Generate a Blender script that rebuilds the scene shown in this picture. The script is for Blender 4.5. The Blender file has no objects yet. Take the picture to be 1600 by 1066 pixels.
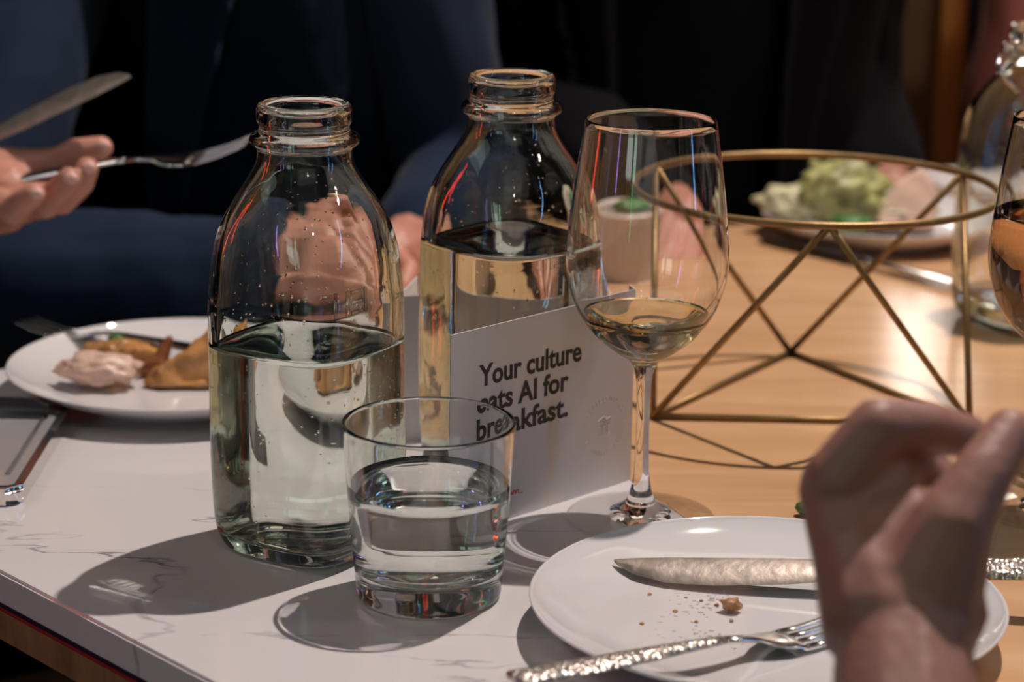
import bpy, bmesh, math, random
from mathutils import Vector, Matrix, noise

random.seed(7)
PI = math.pi
SC = bpy.context.scene
COL = SC.collection
TZ = 0.75                      # height of the table top above the floor

# ------------------------------------------------------------------ camera
F = 3603.7
PITCH = math.radians(15.13)
ROLL = 0.0124
CH = 0.4029                     # camera height above the table top
cam_data = bpy.data.cameras.new('camera')
cam = bpy.data.objects.new('camera', cam_data)
COL.objects.link(cam)
cam.location = (0, 0, TZ + CH)
cam.rotation_euler = (Matrix.Rotation(PI / 2 - PITCH, 3, 'X') @ Matrix.Rotation(ROLL, 3, 'Z')).to_euler()
cam_data.sensor_width = 36
cam_data.lens = F / 1600 * 36
cam_data.clip_start = 0.02
cam_data.dof.use_dof = True
cam_data.dof.focus_distance = 1.13
cam_data.dof.aperture_fstop = 7.2
SC.camera = cam

# ------------------------------------------------------------------ colour, world, render options
SC.view_settings.view_transform = 'Standard'
SC.view_settings.look = 'None'
SC.view_settings.gamma = 1.0
SC.view_settings.use_curve_mapping = False
SC.view_settings.exposure = 0.0
cy = SC.cycles
cy.use_denoising = True
cy.max_bounces = 20
cy.transmission_bounces = 20
cy.glossy_bounces = 8
cy.diffuse_bounces = 3
cy.transparent_max_bounces = 16
cy.caustics_refractive = True
cy.caustics_reflective = False
cy.blur_glossy = 0.6
cy.sample_clamp_indirect = 6.0
world = bpy.data.worlds.new('world')
SC.world = world
world.use_nodes = True
world.node_tree.nodes['Background'].inputs[0].default_value = (0.9, 0.75, 0.7, 1)
world.node_tree.nodes['Background'].inputs[1].default_value = 0.02

def spot(name, loc, target, energy, color, radius, angle, blend=0.3, caustic=False):
    l = bpy.data.lights.new(name, 'SPOT')
    l.energy = energy; l.color = color; l.shadow_soft_size = radius
    l.spot_size = math.radians(angle); l.spot_blend = blend
    o = bpy.data.objects.new(name, l); COL.objects.link(o)
    o.location = loc
    o.rotation_euler = (Vector(target) - Vector(loc)).to_track_quat('-Z', 'Y').to_euler()
    if caustic:
        l.cycles.is_caustics_light = True
    return o

def area(name, loc, target, energy, color, sx, sy):
    l = bpy.data.lights.new(name, 'AREA')
    l.energy = energy; l.color = color; l.shape = 'RECTANGLE'; l.size = sx; l.size_y = sy
    o = bpy.data.objects.new(name, l); COL.objects.link(o)
    o.location = loc
    o.rotation_euler = (Vector(target) - Vector(loc)).to_track_quat('-Z', 'Y').to_euler()
    return o

KEY = Vector((0.545, 1.64, TZ + 1.86))
spot('key_spotlight', KEY, (0.05, 1.19, TZ), 150, (1.0, 0.87, 0.81), 0.014, 62, 0.7, True)
area('ceiling_fill_front', (0.2, -0.6, 2.7), (0.1, 1.2, TZ), 1.5, (1.0, 0.86, 0.82), 1.6, 1.0)  # added area fill for the ambient level, no fitting behind it
area('ceiling_fill_left', (-1.6, 1.2, 2.7), (0, 1.3, TZ), 3.2, (0.78, 0.97, 0.92), 1.0, 1.4)  # added cool fill, keeps the shadows neutral
area('wall_bounce_fill', (0.0, -1.2, 2.75), (0, -2.5, 1.2), 14, (1.0, 0.88, 0.84), 3.0, 0.3)  # added light on the front wall for pale reflections in the glass
spot('diner_fill_spot', (1.0, 1.75, 2.75), (.70, 2.25, 1.0), 60, (1.0, .85, .78), .03, 40, .6)  # added spot to brighten the diner in salmon
area('front_left_fill', (-1.3, -.9, 1.35), (-.15, 1.1, TZ), 3.0, (.84, 1.0, .95), .7, .5)  # added low fill to lift the marble's front edge
area('ceiling_fill_back', (0.5, 2.9, 2.7), (0.1, 1.4, TZ), 3, (1.0, 0.82, 0.66), 1.6, 0.6)  # added warm fill from behind the diners

# ------------------------------------------------------------------ helpers: points, objects, tags
def unroll(px, py):
    c, q = math.cos(ROLL), math.sin(ROLL); a, b = px - 800, py - 533
    return 800 + a * c + b * q, 533 - a * q + b * c

def at(px, py, z=0.0):
    """point at height z above the table, read off the picture"""
    px, py = unroll(px, py)
    t = math.tan(PITCH + math.atan((py - 533) / F))
    y = (CH - z) / t
    d = y * math.cos(PITCH) + (CH - z) * math.sin(PITCH)
    return Vector(((px - 800) / F * d, y, TZ + z))

def atd(px, py, d):
    """point at depth d along the view axis"""
    px, py = unroll(px, py)
    u = (py - 533) / F * d
    return Vector(((px - 800) / F * d,
                   d * math.cos(PITCH) - u * math.sin(PITCH),
                   TZ + CH - d * math.sin(PITCH) - u * math.cos(PITCH)))

def link(name, me, parent=None):
    o = bpy.data.objects.new(name, me)
    COL.objects.link(o)
    if parent is not None:
        o.parent = parent
    return o

def obj(name, bm, mat, parent=None, smooth=True, sharp=None):
    me = bpy.data.meshes.new(name)
    bm.to_mesh(me); bm.free()
    mats = mat if isinstance(mat, (list, tuple)) else [mat]
    for m in mats:
        me.materials.append(m)
    if smooth:
        me.polygons.foreach_set('use_smooth', [True] * len(me.polygons))
        if sharp:
            me.set_sharp_from_angle(angle=math.radians(sharp))
    return link(name, me, parent)

def empty(name, loc=(0, 0, 0), rotz=0.0):
    o = bpy.data.objects.new(name, None)
    COL.objects.link(o)
    o.location = loc
    o.rotation_euler = (0, 0, rotz)
    o.empty_display_size = 0.05
    return o

def tag(o, label, cat, group=None, kind=None):
    o['label'] = label; o['category'] = cat
    if group: o['group'] = group
    if kind: o['kind'] = kind
    return o

def struct(o, label=None):
    o['kind'] = 'structure'
    if label: o['label'] = label
    return o

# ------------------------------------------------------------------ materials
def newmat(name):
    m = bpy.data.materials.new(name); m.use_nodes = True
    nt = m.node_tree
    for n in list(nt.nodes): nt.nodes.remove(n)
    out = nt.nodes.new('ShaderNodeOutputMaterial')
    return m, nt, out

def principled(name, color, rough=0.5, metal=0.0, bump=0.0, bscale=50.0, var=0.0, vscale=8.0, **kw):
    m, nt, out = newmat(name)
    b = nt.nodes.new('ShaderNodeBsdfPrincipled')
    nt.links.new(b.outputs[0], out.inputs[0])
    b.inputs['Base Color'].default_value = (*color, 1)
    b.inputs['Roughness'].default_value = rough
    b.inputs['Metallic'].default_value = metal
    for k, v in kw.items():
        b.inputs[k.replace('_', ' ')].default_value = v
    tc = nt.nodes.new('ShaderNodeTexCoord')
    if var > 0:
        n = nt.nodes.new('ShaderNodeTexNoise'); n.inputs['Scale'].default_value = vscale; n.inputs['Detail'].default_value = 5
        nt.links.new(tc.outputs['Object'], n.inputs['Vector'])
        r = nt.nodes.new('ShaderNodeValToRGB')
        r.color_ramp.elements[0].position = 0.3; r.color_ramp.elements[1].position = 0.7
        r.color_ramp.elements[0].color = (*[c * (1 - var) for c in color], 1)
        r.color_ramp.elements[1].color = (*[min(1, c * (1 + var)) for c in color], 1)
        nt.links.new(n.outputs['Fac'], r.inputs['Fac'])
        nt.links.new(r.outputs['Color'], b.inputs['Base Color'])
    if bump > 0:
        n2 = nt.nodes.new('ShaderNodeTexNoise'); n2.inputs['Scale'].default_value = bscale; n2.inputs['Detail'].default_value = 3
        nt.links.new(tc.outputs['Object'], n2.inputs['Vector'])
        bp = nt.nodes.new('ShaderNodeBump'); bp.inputs['Strength'].default_value = bump; bp.inputs['Distance'].default_value = 0.002
        nt.links.new(n2.outputs['Fac'], bp.inputs['Height'])
        nt.links.new(bp.outputs[0], b.inputs['Normal'])
    return m

def glass(name, color=(1, 1, 1), ior=1.5, rough=0.0, bump=0.0, bscale=30.0, dist=0.001, spots=0.0):
    m, nt, out = newmat(name)
    g = nt.nodes.new('ShaderNodeBsdfGlass')
    g.inputs['Color'].default_value = (*color, 1)
    g.inputs['IOR'].default_value = ior
    g.inputs['Roughness'].default_value = rough
    nt.links.new(g.outputs[0], out.inputs[0])
    if bump > 0:
        tc = nt.nodes.new('ShaderNodeTexCoord')
        n = nt.nodes.new('ShaderNodeTexNoise'); n.inputs['Scale'].default_value = bscale; n.inputs['Detail'].default_value = 1.5
        nt.links.new(tc.outputs['Object'], n.inputs['Vector'])
        bp = nt.nodes.new('ShaderNodeBump'); bp.inputs['Strength'].default_value = bump; bp.inputs['Distance'].default_value = dist
        nt.links.new(n.outputs['Fac'], bp.inputs['Height'])
        last = bp
        if spots > 0:
            v = nt.nodes.new('ShaderNodeTexVoronoi'); v.inputs['Scale'].default_value = 170
            nt.links.new(tc.outputs['Object'], v.inputs['Vector'])
            r = nt.nodes.new('ShaderNodeMapRange')
            r.inputs['From Min'].default_value = 0.0; r.inputs['From Max'].default_value = 0.13
            r.inputs['To Min'].default_value = 1.0; r.inputs['To Max'].default_value = 0.0
            nt.links.new(v.outputs['Distance'], r.inputs['Value'])
            bp2 = nt.nodes.new('ShaderNodeBump'); bp2.inputs['Strength'].default_value = spots; bp2.inputs['Distance'].default_value = 0.0006
            nt.links.new(r.outputs[0], bp2.inputs['Height']); nt.links.new(bp.outputs[0], bp2.inputs['Normal'])
            last = bp2
        nt.links.new(last.outputs[0], g.inputs['Normal'])
    return m

def thin_glass(name):
    """thin-walled clear glass: Schlick reflection over straight transmission"""
    m, nt, out = newmat(name)
    geo = nt.nodes.new('ShaderNodeNewGeometry')
    dot = nt.nodes.new('ShaderNodeVectorMath'); dot.operation = 'DOT_PRODUCT'
    nt.links.new(geo.outputs['Incoming'], dot.inputs[0]); nt.links.new(geo.outputs['Normal'], dot.inputs[1])
    prev = dot.outputs['Value']
    for op, b in (('ABSOLUTE', None), ('SUBTRACT', 1.0), ('POWER', 5.0), ('MULTIPLY', 0.96), ('ADD', 0.04)):
        n = nt.nodes.new('ShaderNodeMath'); n.operation = op; n.use_clamp = True
        if op == 'SUBTRACT':
            n.inputs[0].default_value = 1.0; nt.links.new(prev, n.inputs[1])
        else:
            nt.links.new(prev, n.inputs[0])
            if b is not None: n.inputs[1].default_value = b
        prev = n.outputs[0]
    tr = nt.nodes.new('ShaderNodeBsdfTransparent'); tr.inputs[0].default_value = (0.985, 0.985, 0.98, 1)
    gl = nt.nodes.new('ShaderNodeBsdfGlossy'); gl.inputs['Roughness'].default_value = 0.0
    mx = nt.nodes.new('ShaderNodeMixShader')
    nt.links.new(prev, mx.inputs[0]); nt.links.new(tr.outputs[0], mx.inputs[1]); nt.links.new(gl.outputs[0], mx.inputs[2])
    nt.links.new(mx.outputs[0], out.inputs[0])
    return m

def emission(name, color, strength):
    m, nt, out = newmat(name)
    e = nt.nodes.new('ShaderNodeEmission')
    e.inputs[0].default_value = (*color, 1); e.inputs[1].default_value = strength
    nt.links.new(e.outputs[0], out.inputs[0])
    return m

def marble_mat():
    m = principled('white_marble', (0.66, 0.63, 0.63), 0.10)
    nt = m.node_tree; b = next(n for n in nt.nodes if n.type == 'BSDF_PRINCIPLED')
    tc = next(n for n in nt.nodes if n.type == 'TEX_COORD')
    dn = nt.nodes.new('ShaderNodeTexNoise'); dn.inputs['Scale'].default_value = 7; dn.inputs['Detail'].default_value = 8; dn.inputs['Roughness'].default_value = 0.62
    nt.links.new(tc.outputs['Object'], dn.inputs['Vector'])
    mp = nt.nodes.new('ShaderNodeMapping'); mp.inputs['Rotation'].default_value = (0, 0, -0.75); mp.inputs['Scale'].default_value = (1.3, 5.0, 1)
    nt.links.new(tc.outputs['Object'], mp.inputs[0])
    dn.inputs['Scale'].default_value = 1.9; dn.inputs['Detail'].default_value = 9; dn.inputs['Roughness'].default_value = 0.5
    dn.inputs['Distortion'].default_value = 0.5
    nt.links.new(mp.outputs[0], dn.inputs['Vector'])
    sb = nt.nodes.new('ShaderNodeMath'); sb.operation = 'SUBTRACT'; sb.inputs[1].default_value = 0.5; nt.links.new(dn.outputs['Fac'], sb.inputs[0])
    ab = nt.nodes.new('ShaderNodeMath'); ab.operation = 'ABSOLUTE'; nt.links.new(sb.outputs[0], ab.inputs[0])
    r = nt.nodes.new('ShaderNodeMapRange'); r.inputs['From Min'].default_value = 0.0; r.inputs['From Max'].default_value = 0.0065
    r.inputs['To Min'].default_value = 1.0; r.inputs['To Max'].default_value = 0.0
    nt.links.new(ab.outputs[0], r.inputs['Value'])
    n2 = nt.nodes.new('ShaderNodeTexNoise'); n2.inputs['Scale'].default_value = 16; n2.inputs['Detail'].default_value = 4
    nt.links.new(tc.outputs['Object'], n2.inputs['Vector'])
    r2 = nt.nodes.new('ShaderNodeValToRGB')
    r2.color_ramp.elements[0].position = 0.42; r2.color_ramp.elements[1].position = 0.6
    nt.links.new(n2.outputs['Fac'], r2.inputs['Fac'])
    mul = nt.nodes.new('ShaderNodeMath'); mul.operation = 'MULTIPLY'
    nt.links.new(r.outputs[0], mul.inputs[0]); nt.links.new(r2.outputs['Color'], mul.inputs[1])
    cm = nt.nodes.new('ShaderNodeMix'); cm.data_type = 'RGBA'
    cm.inputs[6].default_value = (0.66, 0.63, 0.63, 1); cm.inputs[7].default_value = (0.2, 0.2, 0.22, 1)
    nt.links.new(mul.outputs[0], cm.inputs[0])
    nt.links.new(cm.outputs[2], b.inputs['Base Color'])
    return m

def wood_mat(name, c1, c2, rough=0.3, scale=9.0, rot=0.2, stretch=7.0):
    m = principled(name, c1, rough)
    nt = m.node_tree; b = next(n for n in nt.nodes if n.type == 'BSDF_PRINCIPLED')
    tc = next(n for n in nt.nodes if n.type == 'TEX_COORD')
    mp = nt.nodes.new('ShaderNodeMapping'); mp.inputs['Rotation'].default_value = (0, 0, rot); mp.inputs['Scale'].default_value = (1, stretch, 1)
    nt.links.new(tc.outputs['Object'], mp.inputs[0])
    n = nt.nodes.new('ShaderNodeTexNoise'); n.inputs['Scale'].default_value = scale; n.inputs['Detail'].default_value = 7; n.inputs['Distortion'].default_value = 0.8
    nt.links.new(mp.outputs[0], n.inputs['Vector'])
    r = nt.nodes.new('ShaderNodeValToRGB')
    r.color_ramp.elements[0].position = 0.32; r.color_ramp.elements[0].color = (*c1, 1)
    r.color_ramp.elements[1].position = 0.68; r.color_ramp.elements[1].color = (*c2, 1)
    nt.links.new(n.outputs['Fac'], r.inputs['Fac'])
    nt.links.new(r.outputs['Color'], b.inputs['Base Color'])
    bp = nt.nodes.new('ShaderNodeBump'); bp.inputs['Strength'].default_value = 0.08; bp.inputs['Distance'].default_value = 0.001
    nt.links.new(n.outputs['Fac'], bp.inputs['Height']); nt.links.new(bp.outputs[0], b.inputs['Normal'])
    return m

def hammered_mat(name, color=(0.72, 0.68, 0.64)):
    m = principled(name, (0.55, 0.50, 0.45), 0.34, 1.0)
    nt = m.node_tree; b = next(n for n in nt.nodes if n.type == 'BSDF_PRINCIPLED')
    tc = next(n for n in nt.nodes if n.type == 'TEX_COORD')
    v = nt.nodes.new('ShaderNodeTexVoronoi'); v.inputs['Scale'].default_value = 450
    nt.links.new(tc.outputs['Object'], v.inputs['Vector'])
    bp = nt.nodes.new('ShaderNodeBump'); bp.inputs['Strength'].default_value = 1.0; bp.inputs['Distance'].default_value = 0.0008
    nt.links.new(v.outputs['Distance'], bp.inputs['Height']); nt.links.new(bp.outputs[0], b.inputs['Normal'])
    return m

M = {}
M['marble'] = marble_mat()
M['table_wood'] = wood_mat('pale_birch_wood', (0.56, 0.315, 0.155), (0.66, 0.40, 0.215), 0.22, 6, 0.35, 6)
M['edge_wood'] = wood_mat('plywood_edge', (0.20, 0.10, 0.04), (0.36, 0.19, 0.08), 0.6, 30, 0.8, 3)
M['black_core'] = principled('dark_core', (0.01, 0.01, 0.025), 0.5)
M['red_core'] = principled('red_core', (0.35, 0.01, 0.02), 0.5)
M['panel_wood'] = wood_mat('dark_panelling', (0.11, 0.06, 0.03), (0.17, 0.09, 0.04), 0.5, 6, 1.57, 8)
M['trim_wood'] = wood_mat('oak_trim', (0.55, 0.24, 0.05), (0.65, 0.3, 0.07), 0.45, 6, 1.57, 8)
M['wall_dark'] = principled('dark_wall', (0.035, 0.025, 0.026), 0.8, bump=0.2, bscale=40)
M['wall_light'] = principled('pale_plaster', (0.50, 0.42, 0.40), 0.8, bump=0.1, bscale=20)
M['floor'] = wood_mat('dark_floor', (0.05, 0.03, 0.02), (0.08, 0.05, 0.03), 0.4, 5, 0, 8)
M['ceiling'] = principled('ceiling_paint', (0.30, 0.27, 0.26), 0.9, bump=0.1)
M['bottle'] = glass('bottle_glass', (0.975, 0.99, 0.972), 1.5, 0, 0.16, 45, 0.0010, 0.16)
M['thin_glass'] = glass('thin_clear_glass', (0.995, 0.995, 0.995), 1.5)
M['bowl_glass'] = thin_glass('thin_walled_glass')
M['tumbler'] = glass('tumbler_glass', (0.985, 0.99, 0.985), 1.5)
M['water'] = glass('water', (0.97, 0.985, 0.975), 1.333)
M['white_wine'] = glass('white_wine', (0.98, 0.95, 0.80), 1.345)
M['rose_wine'] = glass('amber_wine', (0.965, 0.80, 0.64), 1.345)
M['ceramic'] = principled('white_glazed_ceramic', (0.70, 0.68, 0.68), 0.06, Coat_Weight=0.6, Coat_Roughness=0.05)
M['card'] = principled('white_card_stock', (0.72, 0.68, 0.66), 0.6, bump=0.03, bscale=900)
M['ink'] = principled('black_ink', (0.012, 0.012, 0.014), 0.5)
M['orange'] = principled('orange_print', (0.80, 0.16, 0.03), 0.55)
M['red_ink'] = principled('red_ink', (0.6, 0.04, 0.05), 0.5)
M['brass'] = principled('aged_brass', (0.27, 0.17, 0.07), 0.42, 0.75, bump=0.1, bscale=300, var=0.25, vscale=40)
M['hammered'] = hammered_mat('hammered_steel')
M['steel'] = principled('polished_steel', (0.66, 0.65, 0.63), 0.17, 1.0)
M['blade'] = principled('greasy_blade_steel', (0.42, 0.36, 0.31), 0.36, 0.8, bump=0.12, bscale=160, var=0.25, vscale=90)
M['dark_steel'] = principled('dark_steel', (0.05, 0.045, 0.045), 0.3, 0.6)
M['chrome'] = principled('chrome', (0.75, 0.72, 0.70), 0.12, 1.0)
M['screen'] = principled('dark_screen', (0.33, 0.33, 0.33), 0.12, 0.0, Coat_Weight=1.0)
M['black_gloss'] = principled('black_gloss', (0.01, 0.01, 0.012), 0.12)
M['skin'] = principled('skin', (0.52, 0.24, 0.17), 0.45, bump=0.25, bscale=240, var=0.14, vscale=30, Subsurface_Weight=0.2, Subsurface_Scale=0.01)
M['skin_dark'] = principled('brown_shaded_skin', (0.30, 0.145, 0.11), 0.5, bump=0.3, bscale=160, var=0.18, vscale=22, Subsurface_Weight=0.2, Subsurface_Scale=0.01)  # brown skin, base colour lowered to hold the backlit fist's shade
M['nail'] = principled('finger_nail', (0.72, 0.42, 0.36), 0.25)
M['navy'] = principled('navy_wool', (0.011, 0.020, 0.040), 0.85, bump=0.3, bscale=60, var=0.25, vscale=9, Sheen_Weight=0.05, Specular_IOR_Level=0.08)
M['black_cloth'] = principled('black_cotton', (0.0025, 0.0025, 0.0045), 0.95, bump=0.3, bscale=30, Specular_IOR_Level=0.08)
M['charcoal'] = principled('charcoal_wool', (0.005, 0.005, 0.007), 0.85, bump=0.3, bscale=50, Sheen_Weight=0.03, Specular_IOR_Level=0.08)
M['salmon'] = principled('salmon_cotton', (0.42, 0.13, 0.10), 0.85, bump=0.2, bscale=30)
M['grey_cloth'] = principled('grey_cotton', (0.12, 0.11, 0.12), 0.9, Specular_IOR_Level=0.08)
M['hair'] = principled('brown_hair', (0.05, 0.03, 0.02), 0.6, bump=0.6, bscale=80)
M['pastry'] = principled('baked_pastry', (0.46, 0.22, 0.07), 0.35, bump=0.8, bscale=110, var=0.45, vscale=60)
M['pastry_dark'] = principled('browned_pastry', (0.22, 0.07, 0.02), 0.35, bump=0.8, bscale=110, var=0.4, vscale=60)
M['dip'] = principled('creamy_dip', (0.62, 0.42, 0.33), 0.4, bump=0.7, bscale=150, var=0.12, vscale=90)
M['leaf'] = principled('green_herb', (0.05, 0.16, 0.03), 0.45, bump=0.4, bscale=150, var=0.4, vscale=80)
M['salad'] = principled('dressed_salad', (0.34, 0.34, 0.13), 0.4, bump=0.8, bscale=120, var=0.5, vscale=60)
M['salad_pale'] = principled('pale_salad', (0.62, 0.58, 0.36), 0.4, bump=0.8, bscale=120, var=0.3, vscale=60)
M['bread'] = principled('flatbread', (0.62, 0.42, 0.32), 0.6, bump=0.4, bscale=90, var=0.15, vscale=40)
M['crumb'] = principled('brown_crumb', (0.40, 0.19, 0.08), 0.5, bump=0.6, bscale=400, var=0.5, vscale=300)
M['napkin'] = principled('white_napkin', (0.75, 0.70, 0.68), 0.8, bump=0.3, bscale=60)
M['tray'] = principled('brown_board', (0.12, 0.07, 0.04), 0.5)
M['cup'] = principled('ribbed_white_ceramic', (0.62, 0.52, 0.44), 0.3)
M['grease'] = principled('glossy_grease', (0.66, 0.58, 0.50), 0.05, IOR=1.9)
M['olive_oil'] = glass('cooking_grease', (0.97, 0.93, 0.85), 1.4, 0.08)

# ------------------------------------------------------------------ mesh builders
def add_box(bm, x0, x1, y0, y1, z0, z1, mi=0):
    vs = [bm.verts.new(c) for c in ((x0,y0,z0),(x1,y0,z0),(x1,y1,z0),(x0,y1,z0),(x0,y0,z1),(x1,y0,z1),(x1,y1,z1),(x0,y1,z1))]
    for f in ((3,2,1,0),(4,5,6,7),(0,1,5,4),(1,2,6,5),(2,3,7,6),(3,0,4,7)):
        fc = bm.faces.new([vs[i] for i in f]); fc.material_index = mi
    return vs

def add_prism(bm, poly, z0, z1, mi=0):
    lo = [bm.verts.new((p[0], p[1], z0)) for p in poly]
    hi = [bm.verts.new((p[0], p[1], z1)) for p in poly]
    n = len(poly)
    bm.faces.new(hi).material_index = mi
    bm.faces.new(lo[::-1]).material_index = mi
    for i in range(n):
        bm.faces.new((lo[i], lo[(i+1) % n], hi[(i+1) % n], hi[i])).material_index = mi

def add_lathe(bm, prof, seg=64, closed=False, rad=None):
    """prof: (r, z) or (r, z, k) rows; rad(angle, row) may reshape the ring"""
    rings = []
    for row in prof:
        r, z = row[0], row[1]
        if r <= 1e-7:
            rings.append([bm.verts.new((0, 0, z))]); continue
        ring = []
        for i in range(seg):
            a = 2 * PI * i / seg
            rr = rad(a, row) if rad else r
            ring.append(bm.verts.new((rr * math.cos(a), rr * math.sin(a), z)))
        rings.append(ring)
    pairs = list(zip(rings, rings[1:]))
    if closed: pairs.append((rings[-1], rings[0]))
    for a, b in pairs:
        for i in range(seg):
            j = (i + 1) % seg
            if len(a) == 1 and len(b) == 1: continue
            if len(a) == 1: bm.faces.new((a[0], b[j], b[i]))
            elif len(b) == 1: bm.faces.new((a[i], a[j], b[0]))
            else: bm.faces.new((a[i], a[j], b[j], b[i]))
    return rings

def fix_normals(bm):
    bmesh.ops.recalc_face_normals(bm, faces=bm.faces)

def smooth_profile(pts, n=6):
    """Catmull-Rom through rows of any length"""
    out = []
    P = [pts[0]] + list(pts) + [pts[-1]]
    for i in range(1, len(P) - 2):
        p0, p1, p2, p3 = P[i-1], P[i], P[i+1], P[i+2]
        for k in range(n):
            t = k / n
            out.append(tuple(0.5 * ((2*b) + (-a + c)*t + (2*a - 5*b + 4*c - d)*t*t + (-a + 3*b - 3*c + d)*t**3)
                             for a, b, c, d in zip(p0, p1, p2, p3)))
    out.append(tuple(pts[-1]))
    return out

def add_tube(bm, pts, r, seg=10, cap=True):
    rs = r if isinstance(r, (list, tuple)) else [r] * len(pts)
    pts = [Vector(p) for p in pts]
    rings = []
    up = None
    for i, p in enumerate(pts):
        t = (pts[min(i+1, len(pts)-1)] - pts[max(i-1, 0)]).normalized()
        if up is None:
            up = Vector((0, 0, 1)) if abs(t.z) < 0.9 else Vector((1, 0, 0))
        u = (up - t * up.dot(t)).normalized(); up = u
        w = t.cross(u)
        rings.append([bm.verts.new(p + (u * math.cos(2*PI*k/seg) + w * math.sin(2*PI*k/seg)) * rs[i]) for k in range(seg)])
    for a, b in zip(rings, rings[1:]):
        for k in range(seg):
            bm.faces.new((a[k], a[(k+1) % seg], b[(k+1) % seg], b[k]))
    if cap:
        bm.faces.new(rings[0][::-1]); bm.faces.new(rings[-1])

def add_ring_tube(bm, c, R, r, seg=96, s=10, z=0):
    rings = []
    for i in range(seg):
        a = 2 * PI * i / seg
        rings.append([bm.verts.new((c[0] + (R + r*math.cos(2*PI*k/s))*math.cos(a), c[1] + (R + r*math.cos(2*PI*k/s))*math.sin(a), z + r*math.sin(2*PI*k/s))) for k in range(s)])
    for i in range(seg):
        a, b = rings[i], rings[(i+1) % seg]
        for k in range(s):
            bm.faces.new((a[k], b[k], b[(k+1) % s], a[(k+1) % s]))

def capsule_pts(p0, r0, p1, r1, flat=None):
    bm = bmesh.new()
    for p, r in ((p0, r0), (p1, r1)):
        bmesh.ops.create_icosphere(bm, subdivisions=2, radius=r, matrix=Matrix.Translation(Vector(p)))
    res = bmesh.ops.convex_hull(bm, input=list(bm.verts))
    dele = [v for v in bm.verts if not v.link_faces]
    bmesh.ops.delete(bm, geom=dele, context='VERTS')
    return bm

def blob(segs, voxel=0.0015, smooth=6, factor=0.5, extra=None):
    """one continuous surface grown over tapered limbs (p0, r0, p1, r1)"""
    me = bpy.data.meshes.new('tmp_blob')
    acc = bmesh.new()
    for s in segs:
        b = capsule_pts(*s)
        t = bpy.data.meshes.new('t'); b.to_mesh(t); b.free()
        acc.from_mesh(t); bpy.data.meshes.remove(t)
    if extra: extra(acc)
    acc.to_mesh(me); acc.free()
    o = bpy.data.objects.new('tmp_blob', me); COL.objects.link(o)
    md = o.modifiers.new('r', 'REMESH'); md.mode = 'VOXEL'; md.voxel_size = voxel
    sm = o.modifiers.new('s', 'SMOOTH'); sm.iterations = smooth; sm.factor = factor
    dg = bpy.context.evaluated_depsgraph_get()
    ev = o.evaluated_get(dg)
    new = bpy.data.meshes.new_from_object(ev)
    bpy.data.objects.remove(o); bpy.data.meshes.remove(me)
    bm = bmesh.new(); bm.from_mesh(new); bpy.data.meshes.remove(new)
    return bm

def lump(rad, seed, amp=0.35, freq=2.2, sub=3, squash=(1, 1, 1)):
    bm = bmesh.new()
    bmesh.ops.create_icosphere(bm, subdivisions=sub, radius=1)
    for v in bm.verts:
        n = noise.noise(v.co * freq + Vector((seed * 7.1, seed * 3.3, seed))) + 0.5 * noise.noise(v.co * freq * 2.3 + Vector((seed, 0, seed * 5)))
        v.co *= 1 + amp * n
        v.co = Vector((v.co.x * squash[0], v.co.y * squash[1], v.co.z * squash[2])) * rad
    return bm

def sit(o, z=TZ):
    """lower or raise a mesh object so its lowest vertex is at height z"""
    mw = Matrix.LocRotScale(o.location, o.rotation_euler, o.scale)
    lo = min((mw @ v.co).z for v in o.data.vertices)
    o.location.z += z - lo

# ------------------------------------------------------------------ room shell
bm = bmesh.new(); add_box(bm, -3, 3, -2.5, 3.6, -0.1, 0); struct(obj('floor', bm, M['floor'], smooth=False))
bm = bmesh.new(); add_box(bm, -3, 3, -2.5, 3.6, 2.85, 2.95); struct(obj('ceiling', bm, M['ceiling'], smooth=False))
bm = bmesh.new(); add_box(bm, -3, 3, 3.6, 3.7, 0, 2.85); struct(obj('wall_back', bm, M['wall_dark'], smooth=False))
bm = bmesh.new(); add_box(bm, -3, 3, -2.6, -2.5, 0, 2.85); struct(obj('wall_front', bm, M['wall_light'], smooth=False))
bm = bmesh.new(); add_box(bm, -3.1, -3, -2.5, 3.6, 0, 2.85); struct(obj('wall_left', bm, M['wall_dark'], smooth=False))
bm = bmesh.new(); add_box(bm, 3, 3.1, -2.5, 3.6, 0, 2.85); struct(obj('wall_right', bm, M['wall_dark'], smooth=False))
# brown panelled screen behind the diners, with an oak edge
bm = bmesh.new(); add_box(bm, 0.25, 0.480, 2.62, 2.66, 0, 2.3)
w = struct(obj('trim_1', bm, M['panel_wood'], smooth=False), 'dark brown wooden panel behind the seated diners')
bm = bmesh.new(); add_box(bm, 0.481, 0.506, 2.60, 2.67, 0, 2.3)
struct(obj('trim_2', bm, M['trim_wood'], smooth=False), 'orange-brown oak edge of the panel')

# ------------------------------------------------------------------ tables
A = Vector((-0.44, 1.2596)); B = Vector((0.0, 0.782))          # near edge of the marble top
Bn = Vector((0.245, 0.782)); Cn = Vector((0.0665, 1.198)); Dn = Vector((-0.10, 1.60))
En = Vector((-0.44, 1.309))
mpoly = [A, B, Bn, Cn, Dn, En]
table = empty('marble_table', (-0.1, 1.1, 0))
def table_part(name, poly, z0, z1, mat, parent, inset=0.0, bevel=0.0015):
    c = sum((Vector(p) for p in poly), Vector((0, 0))) / len(poly)
    pl = [Vector(p) + (c - Vector(p)).normalized() * inset for p in poly]
    bm = bmesh.new(); add_prism(bm, [(p[0] - parent.location.x, p[1] - parent.location.y) for p in pl], z0, z1)
    if bevel:
        bmesh.ops.bevel(bm, geom=[e for e in bm.edges], offset=bevel, segments=2, affect='EDGES')
    return obj(name, bm, mat, parent, smooth=False)
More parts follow.
